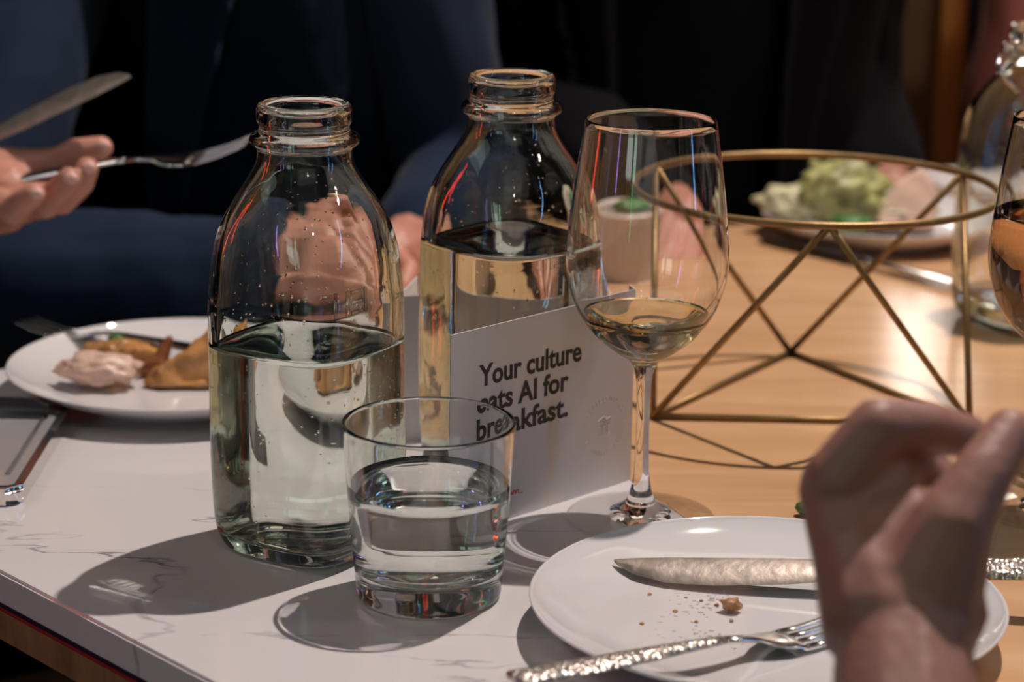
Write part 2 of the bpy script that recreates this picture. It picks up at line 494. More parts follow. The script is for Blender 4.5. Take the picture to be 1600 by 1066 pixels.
table_part('marble_slab', mpoly, TZ - 0.0175, TZ, M['marble'], table)
table_part('dark_core_strip', mpoly, TZ - 0.0195, TZ - 0.0175, M['black_core'], table, 0.0015, 0)
table_part('red_core_strip', mpoly, TZ - 0.0208, TZ - 0.0195, M['red_core'], table, 0.0008, 0)
table_part('plywood_base', mpoly, TZ - 0.037, TZ - 0.0208, M['edge_wood'], table, 0.001, 0.0005)
bm = bmesh.new(); add_tube(bm, [(0, 0.05, 0.02), (0, 0.05, TZ - 0.037)], 0.035, 24); obj('pedestal', bm, M['dark_steel'], table)
bm = bmesh.new(); add_lathe(bm, [(0, 0), (0.24, 0), (0.24, 0.012), (0.03, 0.022), (0, 0.022)], 48); bmesh.ops.translate(bm, verts=bm.verts, vec=(0, 0.05, 0)); obj('foot_plate', bm, M['dark_steel'], table, sharp=30)
tag(table, 'table with a grey-veined white marble top and a plywood edge, under the two milk bottles', 'table')

far_l = at(560, 372); far_m = at(1150, 352); far_r = at(1640, 300)
g = 0.0006
wpoly = [Vector((Bn.x + g, Bn.y)), Vector((0.95, 0.782)), Vector((0.95, far_r.y + 0.04)), far_r.xy, far_m.xy, Vector((far_l.x, far_l.y)), Vector((Dn.x + g, Dn.y)), Vector((Cn.x + g, Cn.y))]
wt = empty('wooden_table', (0.4, 1.3, 0))
table_part('wooden_top', wpoly, TZ - 0.036, TZ - 0.0002, M['table_wood'], wt, 0, 0.001)
for x, y in ((0.27, 0.80), (0.89, 0.80), (0.89, 1.75), (0.15, 1.6)):
    bm = bmesh.new(); add_box(bm, x - 0.4 - 0.025, x - 0.4 + 0.025, y - 1.3 - 0.025, y - 1.3 + 0.025, 0, TZ - 0.036)
    obj('leg', bm, M['edge_wood'], wt, smooth=False)
tag(wt, 'pale orange-brown wooden table under the brass wire stand', 'table')

# ------------------------------------------------------------------ milk bottles
def sq(a, k):
    """radius factor of a rounded square with squareness k"""
    if k < 0.01: return 1.0
    n = 2 + k * 2.1
    c, s = abs(math.cos(a)), abs(math.sin(a))
    return (c**n + s**n) ** (-1.0 / n)
OUT = [  # half width, height, squareness
    (0.0, 0.0035, 0.6), (0.020, 0.0030, 0.6), (0.030, 0.0006, 0.75), (0.0330, 0.0004, 0.8), (0.0360, 0.0030, 0.85), (0.0388, 0.0105, 0.9),
    (0.0400, 0.022, 0.95), (0.0406, 0.05, 1), (0.0406, 0.09, 1), (0.0406, 0.118, 0.95), (0.0406, 0.130, 0.85), (0.0402, 0.142, 0.72),
    (0.0398, 0.154, 0.5), (0.0377, 0.166, 0.3), (0.0327, 0.178, 0.12), (0.0268, 0.188, 0.05), (0.0236, 0.195, 0), (0.0230, 0.2000, 0),
    (0.0233, 0.2022, 0), (0.0260, 0.2042, 0), (0.0266, 0.2062, 0), (0.0255, 0.2085, 0), (0.0226, 0.2100, 0), (0.0218, 0.2120, 0), (0.0221, 0.2135, 0), (0.0229, 0.2148, 0),
    (0.0231, 0.2180, 0), (0.0230, 0.2210, 0), (0.0218, 0.2232, 0), (0.0200, 0.2238, 0), (0.0186, 0.2228, 0)]
INN = [
    (0.0182, 0.2190, 0), (0.0186, 0.205, 0), (0.0198, 0.198, 0), (0.0222, 0.191, 0.03), (0.0288, 0.180, 0.1), (0.0344, 0.167, 0.27),
    (0.0366, 0.154, 0.45), (0.0370, 0.142, 0.65), (0.0373, 0.130, 0.8), (0.0374, 0.118, 0.9), (0.0374, 0.05, 0.95), (0.0370, 0.025, 0.9),
    (0.0352, 0.014, 0.85), (0.031, 0.0088, 0.7), (0.018, 0.0082, 0.6), (0.0, 0.0095, 0.6)]
def brad(a, row): return row[0] * sq(a, row[2])
def interp(prof, z):
    """inner half width and squareness at height z (upper branch)"""
    rows = sorted([p for p in prof], key=lambda p: p[1])
    for p, q in zip(rows, rows[1:]):
        if p[1] <= z <= q[1]:
            t = (z - p[1]) / (q[1] - p[1] + 1e-9)
            return p[0] + (q[0] - p[0]) * t, p[2] + (q[2] - p[2]) * t
    return rows[-1][0], rows[-1][2]

def milk_bottle(name, loc, rot, level, label, group='glass milk bottles of water'):
    t = empty(name, loc, rot)
    bm = bmesh.new()
    prof = smooth_profile(OUT, 4) + smooth_profile(INN, 4)
    prof = [(max(0, p[0]), p[1], max(0, p[2])) for p in prof]
    prof[0] = (0, prof[0][1], .6); prof[-1] = (0, prof[-1][1], .6)
    add_lathe(bm, prof, 96, rad=brad); fix_normals(bm)
    b = obj('glass_body', bm, M['bottle'], t)
    # water body, a hair into the glass
    bm = bmesh.new()
    wp = [p for p in smooth_profile(INN[::-1], 4) if p[1] < level]
    wp = [(max(0, p[0]) + (0.0003 if p[0] > 0.002 else 0), p[1] - 0.0002, max(0, p[2])) for p in wp]
    wp[0] = (0, wp[0][1], .6)
    rr, kk = interp(INN, level)
    wp += [(rr + 0.0003, level + 0.0016, kk), (rr - 0.0006, level + 0.0007, kk), (rr - 0.002, level + 0.0001, kk), (rr * 0.5, level, kk * .5), (0, level, 0)]
    add_lathe(bm, wp, 96, rad=brad); fix_normals(bm)
    wt_ = obj('water', bm, M['water'], t)
    # raised lettering band on the shoulder
    if level:
        bm = bmesh.new()
        for j, (aa, zz, ww, hh) in enumerate([(-1.15, .139, .10, .0016), (-1.15, .134, .10, .0016), (-1.15, .129, .10, .0016), (-1.3, .134, .02, .012), (-1.0, .134, .02, .012), (-1.45, .134, .02, .012), (-1.55, .139, .06, .0016)]):
            aa = aa + .27 - rot
            rows = []
            for zc in (zz - hh / 2, zz + hh / 2):
                r0, k0 = interp(OUT[6:18], zc)
                rows.append([((r0 + d) * sq(aa + s * ww, k0), aa + s * ww, zc) for s in (-1, 0, 1) for d in (-0.0006, 0.0004)])
            vs = [[bm.verts.new((r * math.cos(a), r * math.sin(a), z)) for r, a, z in row] for row in rows]
            lo, hi = vs
            for q in ((lo[1], lo[3], hi[3], hi[1]), (lo[3], lo[5], hi[5], hi[3]), (lo[0], lo[1], hi[1], hi[0]), (lo[5], lo[4], hi[4], hi[5]),
                      (hi[0], hi[1], hi[3], hi[2]), (hi[2], hi[3], hi[5], hi[4]), (lo[1], lo[0], lo[2], lo[3]), (lo[3], lo[2], lo[4], lo[5]),
                      (lo[2], lo[0], hi[0], hi[2]), (lo[4], lo[2], hi[2], hi[4])):
                bm.faces.new(q)
        fix_normals(bm)
        obj('raised_mark', bm, M['bottle'], t, smooth=False)
    tag(t, label, 'bottle', group)
    for c in (b, wt_): c.cycles.is_caustics_caster = True
    return t

milk_bottle('milk_bottle', (-0.1008, 1.0944, TZ + 0.0003), math.radians(58), 0.1050, 'clear square-shouldered milk bottle half full of water, nearest bottle, left of the printed card')
milk_bottle('milk_bottle', (-0.0017, 1.1950, TZ + 0.0003), math.radians(45), 0.1345, 'clear milk bottle of water behind the printed card, between nearest bottle and wine glass')
p = at(1610, 503)
b3 = milk_bottle('glass_bottle', (p.x, p.y, TZ + 0.0003), math.radians(20), 0.020, 'nearly empty glass bottle with wire neck clip, far right behind the brass stand', None)
b3.scale = (1.2, 1.2, .925)
bm = bmesh.new()
add_tube(bm, [(-.026, -.004, .200), (-.036, -.006, .204), (-.040, -.010, .198), (-.034, -.014, .186), (-.028, -.016, .178)], .0016, 8)
add_tube(bm, [(-.026, .004, .206), (-.030, -.004, .212), (-.027, -.010, .214)], .0016, 8)
obj('wire_clip', bm, M['chrome'], b3)

# ------------------------------------------------------------------ wine glasses
def wine_glass(loc, wine_z, wmat, label, rot=0):
    t = empty('wine_glass', loc, rot)
    out = [(0, 0.0004), (0.020, 0.0004), (0.0370, 0.0002), (0.0381, 0.0007), (0.0376, 0.0014), (0.028, 0.0022), (0.016, 0.0042), (0.0085, 0.0085), (0.0056, 0.0150),
           (0.0040, 0.026), (0.0035, 0.045), (0.0036, 0.066), (0.0046, 0.078), (0.0078, 0.085), (0.0160, 0.0905), (0.0270, 0.1000), (0.0356, 0.1130),
           (0.0405, 0.1290), (0.0412, 0.1430), (0.0398, 0.1600), (0.0371, 0.1820), (0.0332, 0.2096)]
    out = smooth_profile(out, 5)
    rim = [(0.0330, 0.2103), (0.0324, 0.2104), (0.0322, 0.2098)]
    inn = [(0.0322, 0.2096), (0.0361, 0.1820), (0.0388, 0.1600), (0.0402, 0.1430), (0.0395, 0.1292), (0.0345, 0.1138), (0.0256, 0.1015), (0.0140, 0.0925), (0.006, 0.0897), (0, 0.0893)]
    inn = smooth_profile(inn, 5)
    prof = out + rim + inn[1:]
    prof = [(max(0, a), b) for a, b in prof]; prof[0] = (0, prof[0][1]); prof[-1] = (0, prof[-1][1])
    bm = bmesh.new(); add_lathe(bm, prof, 96); fix_normals(bm)
    for f in bm.faces:
        zc = f.calc_center_median().z
        f.material_index = 0 if (zc > 0.02 or f.calc_center_median().xy.length < 0.017) else 1
    b = obj('glass_body', bm, [M['thin_glass'], M['bowl_glass']], t)
    li = [(r + (0.00025 if r > .002 else 0), z - 0.00015) for r, z in inn[::-1] if z < wine_z]
    li = [(max(0, a), b_) for a, b_ in li]; li[0] = (0, li[0][1])
    rr = next((r for r, z in inn[::-1] if z >= wine_z), 0.03)
    li += [(rr + 0.0002, wine_z + 0.0010), (rr - 0.001, wine_z + 0.0003), (rr - 0.003, wine_z), (0, wine_z)]
    bm = bmesh.new(); add_lathe(bm, li, 96); fix_normals(bm)
    w_ = obj('wine', bm, wmat, t)
    for c in (b, w_): c.cycles.is_caustics_caster = True
    return tag(t, label, 'wine glass', 'stemmed wine glasses')

wine_glass((0.0681, 1.1399, TZ + 0.0002), 0.1085, M['white_wine'], 'stemmed wine glass with a little white wine, standing right of the printed card')
wine_glass((0.2870, 1.160, TZ + 0.0002), 0.160, M['rose_wine'], 'stemmed wine glass full of amber wine, cut off by the right edge')

# ------------------------------------------------------------------ tumblers
def tumbler(loc, level, label, h=0.0862, ro=0.0405, rb=0.0345):
    t = empty('water_tumbler', loc)
    ri, rib = ro - 0.0016, rb - 0.0020
    out = [(0, 0.0012), (0.024, 0.0008), (rb - 0.004, 0.0001), (rb - 0.0014, 0.0006), (rb, 0.003), (rb + 0.0006, 0.012), (rb + (ro-rb)*0.55, h*0.5), (ro - 0.0004, h*0.9), (ro, h - 0.0012), (ro - 0.0003, h - 0.0002), (ro - 0.0010, h), (ro - 0.0015, h - 0.0006)]
    inn = [(ri, h - 0.002), (rib + (ri-rib)*0.55, h*0.5), (rib + 0.0005, 0.022), (rib - 0.001, 0.0165), (rib - 0.004, 0.0140), (0.016, 0.0125), (0, 0.0120)]
    o_ = smooth_profile(out, 5); i_ = smooth_profile(inn, 6)
    prof = [(max(0, a), b) for a, b in o_ + i_]; prof[0] = (0, prof[0][1]); prof[-1] = (0, prof[-1][1])
    bm = bmesh.new(); add_lathe(bm, prof, 112); fix_normals(bm)
    b = obj('glass_body', bm, M['tumbler'], t)
    li = [(r + (0.0003 if r > .002 else 0), z - 0.0002) for r, z in i_[::-1] if z < level]
    li = [(max(0, a), b_) for a, b_ in li]; li[0] = (0, li[0][1])
    rr = next(r for r, z in i_[::-1] if z >= level)
    li += [(rr + 0.0003, level + 0.0014), (rr - 0.0006, level + 0.0006), (rr - 0.0025, level), (rr * .5, level), (0, level)]
    bm = bmesh.new(); add_lathe(bm, li, 112); fix_normals(bm)
    w_ = obj('water', bm, M['water'], t)
    for c in (b, w_): c.cycles.is_caustics_caster = True
    return tag(t, label, 'water glass', 'water tumblers')
tumbler((-0.0381, 1.0268, TZ + 0.0002), 0.0555, 'half-full clear water tumbler standing in front of the printed card')
p = at(1690, 722)
tumbler((p.x + 0.003, p.y, TZ + 0.0002), 0.06, 'water tumbler at the right edge, behind the glass of amber wine', 0.098)

# ------------------------------------------------------------------ printed card
CL = Vector((-0.0303, 1.1049)); CR = Vector((0.0659, 1.2014))
CH_ = 0.1065
dirv = (CR - CL); clen = dirv.length; ang = math.atan2(dirv.y, dirv.x)
card = empty('folded_card', (CL.x, CL.y, TZ + 0.0002), ang)
bm = bmesh.new(); add_box(bm, 0, clen, 0, 0.0006, 0, CH_); obj('front_panel', bm, M['card'], card, smooth=False)
bm = bmesh.new(); add_box(bm, 0.0005, clen - 0.0005, 0.00062, 0.0008, 0.0005, CH_ - 0.0005); o = obj('orange_reverse', bm, M['orange'], card, smooth=False); o['label'] = 'orange printed reverse side of the card'
bm = bmesh.new()
vs = add_box(bm, 0, 0.010, 0, 0.0006, 0, CH_)
bmesh.ops.rotate(bm, verts=bm.verts, cent=(0, 0, 0), matrix=Matrix.Rotation(math.radians(60), 3, 'Z'))
bmesh.ops.translate(bm, verts=bm.verts, vec=(clen, 0.0003, 0)); obj('side_flap', bm, M['card'], card, smooth=False)

def text_mesh(body, size, depth=0.00012, offset=0.0, spacing=1.0):
    c = bpy.data.curves.new('t', 'FONT'); c.body = body; c.size = size; c.extrude = depth; c.offset = offset
    c.space_character = spacing; c.resolution_u = 4
    o = bpy.data.objects.new('t', c); COL.objects.link(o)
    dg = bpy.context.evaluated_depsgraph_get()
    me = bpy.data.meshes.new_from_object(o.evaluated_get(dg))
    bpy.data.objects.remove(o); bpy.data.curves.remove(c)
    bm = bmesh.new(); bm.from_mesh(me); bpy.data.meshes.remove(me)
    return bm
def place_text(name, body, width, cap, x, z, mat, bold=0.0, depth=0.00012):
    bm = text_mesh(body, 1.0, 0.01, bold)
    xs = [v.co.x for v in bm.verts]; x0, x1 = min(xs), max(xs)
    sx = width / (x1 - x0); szz = cap / 0.73
    for v in bm.verts:
        v.co = Vector(((v.co.x - x0) * sx + x, -0.0001 - (v.co.z + 0.01) / 0.02 * depth, v.co.y * szz + z))
    fix_normals(bm)
    return obj(name, bm, mat, card, smooth=False)
place_text('lettering', 'Your culture', 0.0752, 0.0115, 0.0195, 0.0760, M['ink'], 0.026)
place_text('lettering', 'eats AI for', 0.0655, 0.0115, 0.0197, 0.0617, M['ink'], 0.026)
place_text('lettering', 'breakfast.', 0.0655, 0.0115, 0.0197, 0.0473, M['ink'], 0.026)
place_text('red_lettering', 'ann_', 0.0098, 0.0033, 0.0423, 0.0128, M['red_ink'], 0.02)

# embossed seal: ring of raised letters with a small emblem
bm = bmesh.new()
sx0, sz0, R0 = 0.1140, 0.0355, 0.0140
ringtxt = 'LLOYD COOL' 
word = '\u2022 LOYD C ||||| / \u2022 FIIILFINII / ||||'
for i, ch in enumerate('//LLOYD CU||||||/ IUINIIN I||||'):
    if ch == ' ': continue
    a = math.radians(128) - 2 * PI * i / 31
    tb = text_mesh(ch, 0.0038, 0.0)
    bmesh.ops.delete(tb, geom=[f for f in tb.faces if abs(f.normal.z) < 0.5], context='FACES')
    me = bpy.data.meshes.new('t')
    xs = [v.co.x for v in tb.verts]; cx = (min(xs) + max(xs)) / 2
    for v in tb.verts:
        lx, lz = v.co.x - cx, v.co.y
        rr = R0 + lz
        th = a - lx / R0
        v.co = Vector((sx0 + rr * math.cos(th), -0.0002, sz0 + rr * math.sin(th)))
    tb.to_mesh(me); tb.free(); bm.from_mesh(me); bpy.data.meshes.remove(me)
r = bmesh.ops.extrude_face_region(bm, geom=list(bm.faces))
for v in [g_ for g_ in r['geom'] if isinstance(g_, bmesh.types.BMVert)]: v.co.y -= 0.0002
def stroke(bm, pts, w=0.00032):
    add_tube(bm, [(sx0 + x * 0.001, -0.0001, sz0 + z * 0.001) for x, z in pts], w, 6)
stroke(bm, [(-5.5, 3.2), (-4.0, 4.2), (-1.0, 5.2), (0.8, 4.6), (0.2, 3.4), (-2.8, 3.2), (-3.2, 2.2)], 0.00038)
stroke(bm, [(0.8, 3.4), (3.0, 4.0), (5.4, 4.2), (4.2, 2.6), (1.0, 2.0), (-1.0, 2.6)], 0.00038)
stroke(bm, [(-3.0, 0.2), (5.0, 0.6)]); stroke(bm, [(-1.6, 0.2), (-1.6, -4.2)]); stroke(bm, [(2.4, 0.4), (2.4, -4.8)])
stroke(bm, [(-4.5, -3.8), (-3.6, -4.4), (2.4, -4.4), (4.4, -5.2), (4.8, -4.0)]); stroke(bm, [(-1.6, -2.0), (2.4, -2.0)])
fix_normals(bm)
obj('embossed_seal', bm, M['card'], card, smooth=False)
tag(card, 'white upright card printed Your culture eats AI for breakfast, with embossed seal', 'card')

# blank card standing behind the second bottle
p0 = at(622, 464, 0.086); p1 = at(944, 441, 0.086)
d = (p1 - p0); l2 = d.xy.length
bc = empty('blank_card', (p0.x, p0.y, TZ + 0.0002), math.atan2(d.y, d.x))
bm = bmesh.new(); add_box(bm, 0, l2, 0, 0.0006, 0, 0.086); obj('front_panel', bm, M['card'], bc, smooth=False)
bm = bmesh.new(); add_box(bm, 0, 0.05, 0, 0.0006, 0, 0.086)
bmesh.ops.rotate(bm, verts=bm.verts, cent=(0, 0, 0), matrix=Matrix.Rotation(math.radians(60), 3, 'Z'))
bmesh.ops.translate(bm, verts=bm.verts, vec=(0, 0.0002, 0)); obj('side_flap', bm, M['card'], bc, smooth=False)
tag(bc, 'blank grey-white card standing behind the second milk bottle', 'card')

# ------------------------------------------------------------------ plates
def plate(loc, R, label, h=0.0185):
    k = R / 0.108
    prof = [(0, 0.0022), (0.062*k, 0.0020), (0.066*k, 0.0002), (0.070*k, 0.0002), (0.073*k, 0.0030), (0.088*k, 0.0072), (0.101*k, 0.0135), (0.1070*k, h - 0.0012), (0.1080*k, h - 0.0002), (0.1078*k, h + 0.0006), (0.1066*k, h + 0.0006),
            (0.1045*k, h - 0.0010), (0.098*k, 0.0138), (0.088*k, 0.0098), (0.078*k, 0.0070), (0.068*k, 0.0058), (0.04*k, 0.0052), (0, 0.0050)]
    prof = smooth_profile(prof, 4); prof = [(max(0, a), b) for a, b in prof]; prof[0] = (0, prof[0][1]); prof[-1] = (0, prof[-1][1])
    bm = bmesh.new(); add_lathe(bm, prof, 128); fix_normals(bm)
    o = obj('dinner_plate', bm, M['ceramic']); o.location = loc
    return tag(o, label, 'plate', 'white ceramic plates')
PR = (0.1172, 0.9823); PL = (-0.2035, 1.363)
plate((PR[0], PR[1], TZ + 0.0001), 0.108, 'white ceramic dinner plate with crumbs, knife and fork, lower right foreground')
plate((PL[0], PL[1], TZ + 0.0001), 0.105, 'white ceramic plate with pastry scraps and dip, behind the nearest bottle at left')
bp_ = at(1372, 336, 0.018)
plate((bp_.x, bp_.y, TZ + 0.0001), 0.094, 'white plate heaped with green salad and flatbread, behind the brass stand', 0.020)

# ------------------------------------------------------------------ brass wire stand
GC = Vector((0.1815, 1.365)); GR = 0.1098; GH = 0.1320
st = empty('wire_stand', (GC.x, GC.y, TZ))
T = [Vector((GR * math.cos(math.radians(a)), GR * math.sin(math.radians(a)), GH)) for a in (-93, 27, 147)]
Bv = [Vector((*(at(x, y, .002).xy - GC), 0.0018)) for x, y in ((1020, 650), (1515, 660), (1235, 550))]
bm = bmesh.new(); add_ring_tube(bm, (0, 0), GR, 0.0023, 128, 10, GH); obj('top_ring', bm, M['brass'], st)
def rod(a, b):
    bm = bmesh.new(); add_tube(bm, [a, a.lerp(b, .5), b], 0.0021, 8); return obj('rod', bm, M['brass'], st)
for a, b in ((T[0], Bv[0]), (T[0], Bv[1]), (T[1], Bv[1]), (T[1], Bv[2]), (T[2], Bv[0]), (T[2], Bv[2]), (Bv[0], Bv[1]), (Bv[1], Bv[2]), (Bv[2], Bv[0])):
    rod(a, b)
tag(st, 'geometric brass wire stand with round top ring and triangular struts', 'wire stand')

# ------------------------------------------------------------------ cutlery
def loft(bm, rows):
    """rows: centre (x,y,z), half width, half thickness -> rounded bar along x"""
    rings = []
    for (x, y, z, w, t) in rows:
        rings.append([bm.verts.new((x, y + w * cx, z + t * cz)) for cx, cz in ((-1, 0), (-.7, .8), (0, 1), (.7, .8), (1, 0), (.7, -.8), (0, -1), (-.7, -.8))])
    for a, b in zip(rings, rings[1:]):
        for k in range(8): bm.faces.new((a[k], a[(k+1) % 8], b[(k+1) % 8], b[k]))
    bm.faces.new(rings[0][::-1]); bm.faces.new(rings[-1]); fix_normals(bm)

def make_fork(label, hm, sm, loc, tip_dir, roll=0.0, group='forks', L=0.19):
    """fork along +x from handle end (0) to tine tips"""
    t = empty('fork', loc)
    x = Vector(tip_dir).normalized(); y = Vector((0, 0, 1)).cross(x).normalized(); z = x.cross(y)
    m = Matrix((x, y, z)).transposed()
    m = m @ Matrix.Rotation(roll, 3, 'X')
    t.rotation_euler = m.to_euler()
    bm = bmesh.new()
    loft(bm, [(0, 0, 0, .0060, .0016), (.002, 0, 0, .0086, .0020), (.03, 0, 0, .0084, .0020), (.07, 0, 0.0005, .0064, .0019), (.105, 0, .001, .0036, .0016), (.110, 0, .001, .0030, .0015)])
    bmesh.ops.subdivide_edges(bm, edges=bm.edges, cuts=3)
    obj('handle', bm, hm, t)
    bm = bmesh.new()
    loft(bm, [(.108, 0, .001, .0030, .0014), (.120, 0, .0, .0028, .0013), (.128, 0, -.0012, .0045, .0011), (.134, 0, -.0028, .0088, .0009), (.140, 0, -.0040, .0112, .0008), (.147, 0, -.0046, .0118, .0008), (.152, 0, -.0046, .0120, .0008)])
    obj('head', bm, sm, t)
    for k in range(4):
        yy = (-1.5 + k) * 0.0066
        bm = bmesh.new()
        loft(bm, [(.150, yy, -.0046, .0021, .0008), (.160, yy, -.0040, .0018, .0008), (.172, yy * .98, -.0024, .0016, .0007), (.184, yy * .96, .0002, .0012, .0006), (.190, yy * .95, .0018, .0006, .0004)])
        obj('tine', bm, sm, t)
    return tag(t, label, 'fork', group)

def make_knife(label, hm, bmt, loc, tip_dir, roll=0.0, bl=0.125, hl=0.10, group='knives'):
    """knife along +x from handle end (0) to blade tip"""
    t = empty('table_knife', loc)
    x = Vector(tip_dir).normalized(); y = Vector((0, 0, 1)).cross(x).normalized(); z = x.cross(y)
    m = Matrix((x, y, z)).transposed() @ Matrix.Rotation(roll, 3, 'X')
    t.rotation_euler = m.to_euler()
    bm = bmesh.new()
    loft(bm, [(0, 0, 0, .005, .0016), (.003, 0, 0, .0078, .0024), (hl*.4, 0, 0, .0075, .0028), (hl*.9, 0, 0, .0062, .0026), (hl, 0, 0, .0052, .0022)])
    bmesh.ops.subdivide_edges(bm, edges=bm.edges, cuts=3)
    obj('handle', bm, hm, t)
    bm = bmesh.new()
    rows = [(hl - .001, 0, 0, .0050, .0016), (hl + .010, 0, 0, .0048, .0012), (hl + .02, .0008, 0, .0070, .0010), (hl + bl*.35, .0016, 0, .0088, .0009), (hl + bl*.62, .0018, 0, .0094, .0008), (hl + bl*.8, .0008, 0, .0086, .0008), (hl + bl*.92, -.0018, 0, .0056, .0007), (hl + bl*.98, -.0042, 0, .0026, .0006), (hl + bl, -.0056, 0, .0006, .0004)]
    loft(bm, rows)
    obj('blade', bm, bmt, t, sharp=40)
    return tag(t, label, 'knife', group)

# right plate: knife across the back, fork leaning over the near rim
kt = at(958, 889, .0105); kh = at(1740, 890, .0250)
make_knife('hammered-handled knife with a greasy blade lying across the crumb-strewn plate', M['hammered'], M['blade'], kh, kt - kh, math.radians(-24), 0.128, (kt - kh).length - 0.128)
f0 = at(803, 1062, .0235); f1 = at(1345, 965, .010)
fl = (f1 - f0)
fk = make_fork('hammered-handled fork leaning on the near rim of the crumb-strewn plate', M['hammered'], M['steel'], f0, fl, 0.0)
fk.scale = (fl.length / 0.19,) * 3

# crumbs and grease on the right plate
def crumb(px, py, r, mat, seed, name='pastry_crumb', label=None, sq_=(1, 1, .6), z=0.0052, cat='crumb', group='crumbs on the right plate', amp=.5):
    p = at(px, py, z)
    o = obj(name, lump(r, seed, amp, 2.4, 2, sq_), mat)
    o.location = p; o.rotation_euler = (0, 0, seed)
    sit(o, TZ + z - 0.0002)
    return tag(o, label or 'tiny brown crumb on the near plate', cat, group)
crumb(1143, 955, 0.0048, M['crumb'], 3, 'pastry_flake', 'largest tan pastry flake with a burnt brown side, between knife and fork', (1.1, .8, .7), .0056, group=None)
CRL = ['dark brown crumb nearest the knife blade tip', 'brown crumb just left of the bigger crumbs below the blade', 'small crumb midway between knife blade and fork handle', 'lone crumb furthest left on the near plate, towards the fork handle',
       'crumb directly left of the tan pastry flake', 'crumb touching the upper left of the tan pastry flake', 'crumb just below the tan pastry flake', 'orange crumb behind the knife blade near the fist',
       'orange crumb behind the middle of the knife blade', 'crumb behind the blade beside the fist', 'crumb behind the blade, half touching the fist', 'crumb between blade tip and pastry flake', 'furthest back crumb on the near plate, left one', 'furthest back crumb on the near plate, right one']
for i, (px, py, r) in enumerate([(1015, 931, .0011), (1055, 957, .0012), (1088, 973, .0009), (1003, 977, .0012), (1096, 940, .0009), (1120, 947, .0012), (1143, 972, .0010), (1205, 878, .0012), (1158, 870, .0014), (1262, 884, .001), (1284, 877, .0012), (1072, 935, .0008), (1180, 865, .0007), (1240, 866, .0007)]):
    crumb(px, py, r, M['crumb'], 11 + i, label=CRL[i])
ol = at(1262, 803, .0)
o = crumb(1258, 806, .0055, M['leaf'], 31, 'olive', 'dark green olive scrap behind the near plate, beside the blurred fist', (1, .8, .7), 0.0, 'olive', None, .15)
bm = bmesh.new()
random.seed(5)
for i in range(200):
    cxp, cyp, sp = random.choice(((1085, 935, 60), (1060, 1000, 80), (985, 965, 30), (1180, 870, 70), (1100, 935, 40)))
    q = at(cxp + random.gauss(0, sp * .6), cyp + random.gauss(0, 16), .0052)
    if (q.xy - Vector(PR)).length > 0.068: continue
    r_ = random.uniform(.0002, .0008)
    bmesh.ops.create_icosphere(bm, subdivisions=1, radius=1, matrix=Matrix.Translation((q.x, q.y, TZ + .0054)) @ Matrix.Diagonal((r_ * random.uniform(1, 2.4), r_, r_ * .35, 1)))
o = obj('grease_droplets', bm, M['grease']); tag(o, 'shiny grease droplets smeared over the near plate', 'grease', kind='stuff')

# ------------------------------------------------------------------ food on the left plate
def blend_obj(name, bm, mat, loc, rot, label, cat, z, group=None):
    o = obj(name, bm, mat); o.location = loc; o.rotation_euler = rot; sit(o, z); return tag(o, label, cat, group)
PZ = TZ + 0.0062
blend_obj('dip_dollop', lump(.0165, 4, .28, 2.6, 4, (1.5, .85, .6)), M['dip'], at(156, 590, .012), (0, 0, .1), 'pinkish beige dollop of creamy dip on the left plate', 'dip', PZ)
bm = blob([((-.022, 0, 0), .0065, (0, .001, .001), .0085), ((0, .001, .001), .0085, (.020, -.004, 0), .0062), ((.004, .004, .002), .006, (.018, .010, .003), .005)], .0009, 5)
for v in bm.verts: v.co += v.normal * .0014 * noise.noise(v.co * 260)
blend_obj('pastry_piece', bm, M['pastry'], at(195, 562, .01), (0, 0, -.1), 'golden rolled pastry scrap behind the dip on the left plate', 'pastry', PZ)
# folded triangular pastry
bm = bmesh.new()
pr = [(-.026, -.004, 0), (-.014, -.012, 0), (.034, -.016, 0), (.046, .012, 0), (.018, .020, 0), (-.016, .008, 0)]
hi = [(-.020, -.002, .006), (-.008, -.006, .013), (.030, -.010, .030), (.040, .010, .040), (.018, .014, .030), (-.008, .006, .012)]
lo_ = [bm.verts.new(v) for v in pr]; hi_ = [bm.verts.new(v) for v in hi]
bm.faces.new(lo_[::-1]); bm.faces.new(hi_)
for i in range(6): bm.faces.new((lo_[i], lo_[(i+1) % 6], hi_[(i+1) % 6], hi_[i]))
bmesh.ops.triangulate(bm, faces=bm.faces); bmesh.ops.subdivide_edges(bm, edges=bm.edges, cuts=7, use_grid_fill=True)
bmesh.ops.smooth_vert(bm, verts=bm.verts, factor=.5); bmesh.ops.smooth_vert(bm, verts=bm.verts, factor=.5); bmesh.ops.smooth_vert(bm, verts=bm.verts, factor=.5)
bm.normal_update()
for v in bm.verts: v.co += v.normal * (.0032 * noise.noise(v.co * 90) + .0012 * noise.noise(v.co * 300))
blend_obj('pastry_parcel', bm, M['pastry'], at(285, 585, .012), (0, 0, .15), 'torn golden triangular pastry parcel at the right of the left plate', 'pastry', PZ)
bm = blob([((-.010, 0, 0), .0045, (.004, .002, .002), .007), ((.004, .002, .002), .006, (.010, .006, .017), .0028)], .0009, 4)
blend_obj('pastry_crust', bm, M['pastry_dark'], at(238, 578, .01), (0, 0, 0), 'dark browned curl of crust between dip and pastry parcel', 'pastry', PZ)
blend_obj('herb_leaf', lump(.005, 9, .5, 3, 3, (1.2, .8, .5)), M['leaf'], at(183, 537, .018), (0, 0, .4), 'small green herb sprig on the golden pastry scrap', 'herb', PZ + .012)
q0 = at(395, 560, .022); q1 = at(135, 517, .0195)
make_fork('steel fork resting on the back rim of the left plate', M['steel'], M['steel'], q0, q1 - q0, 0.0)

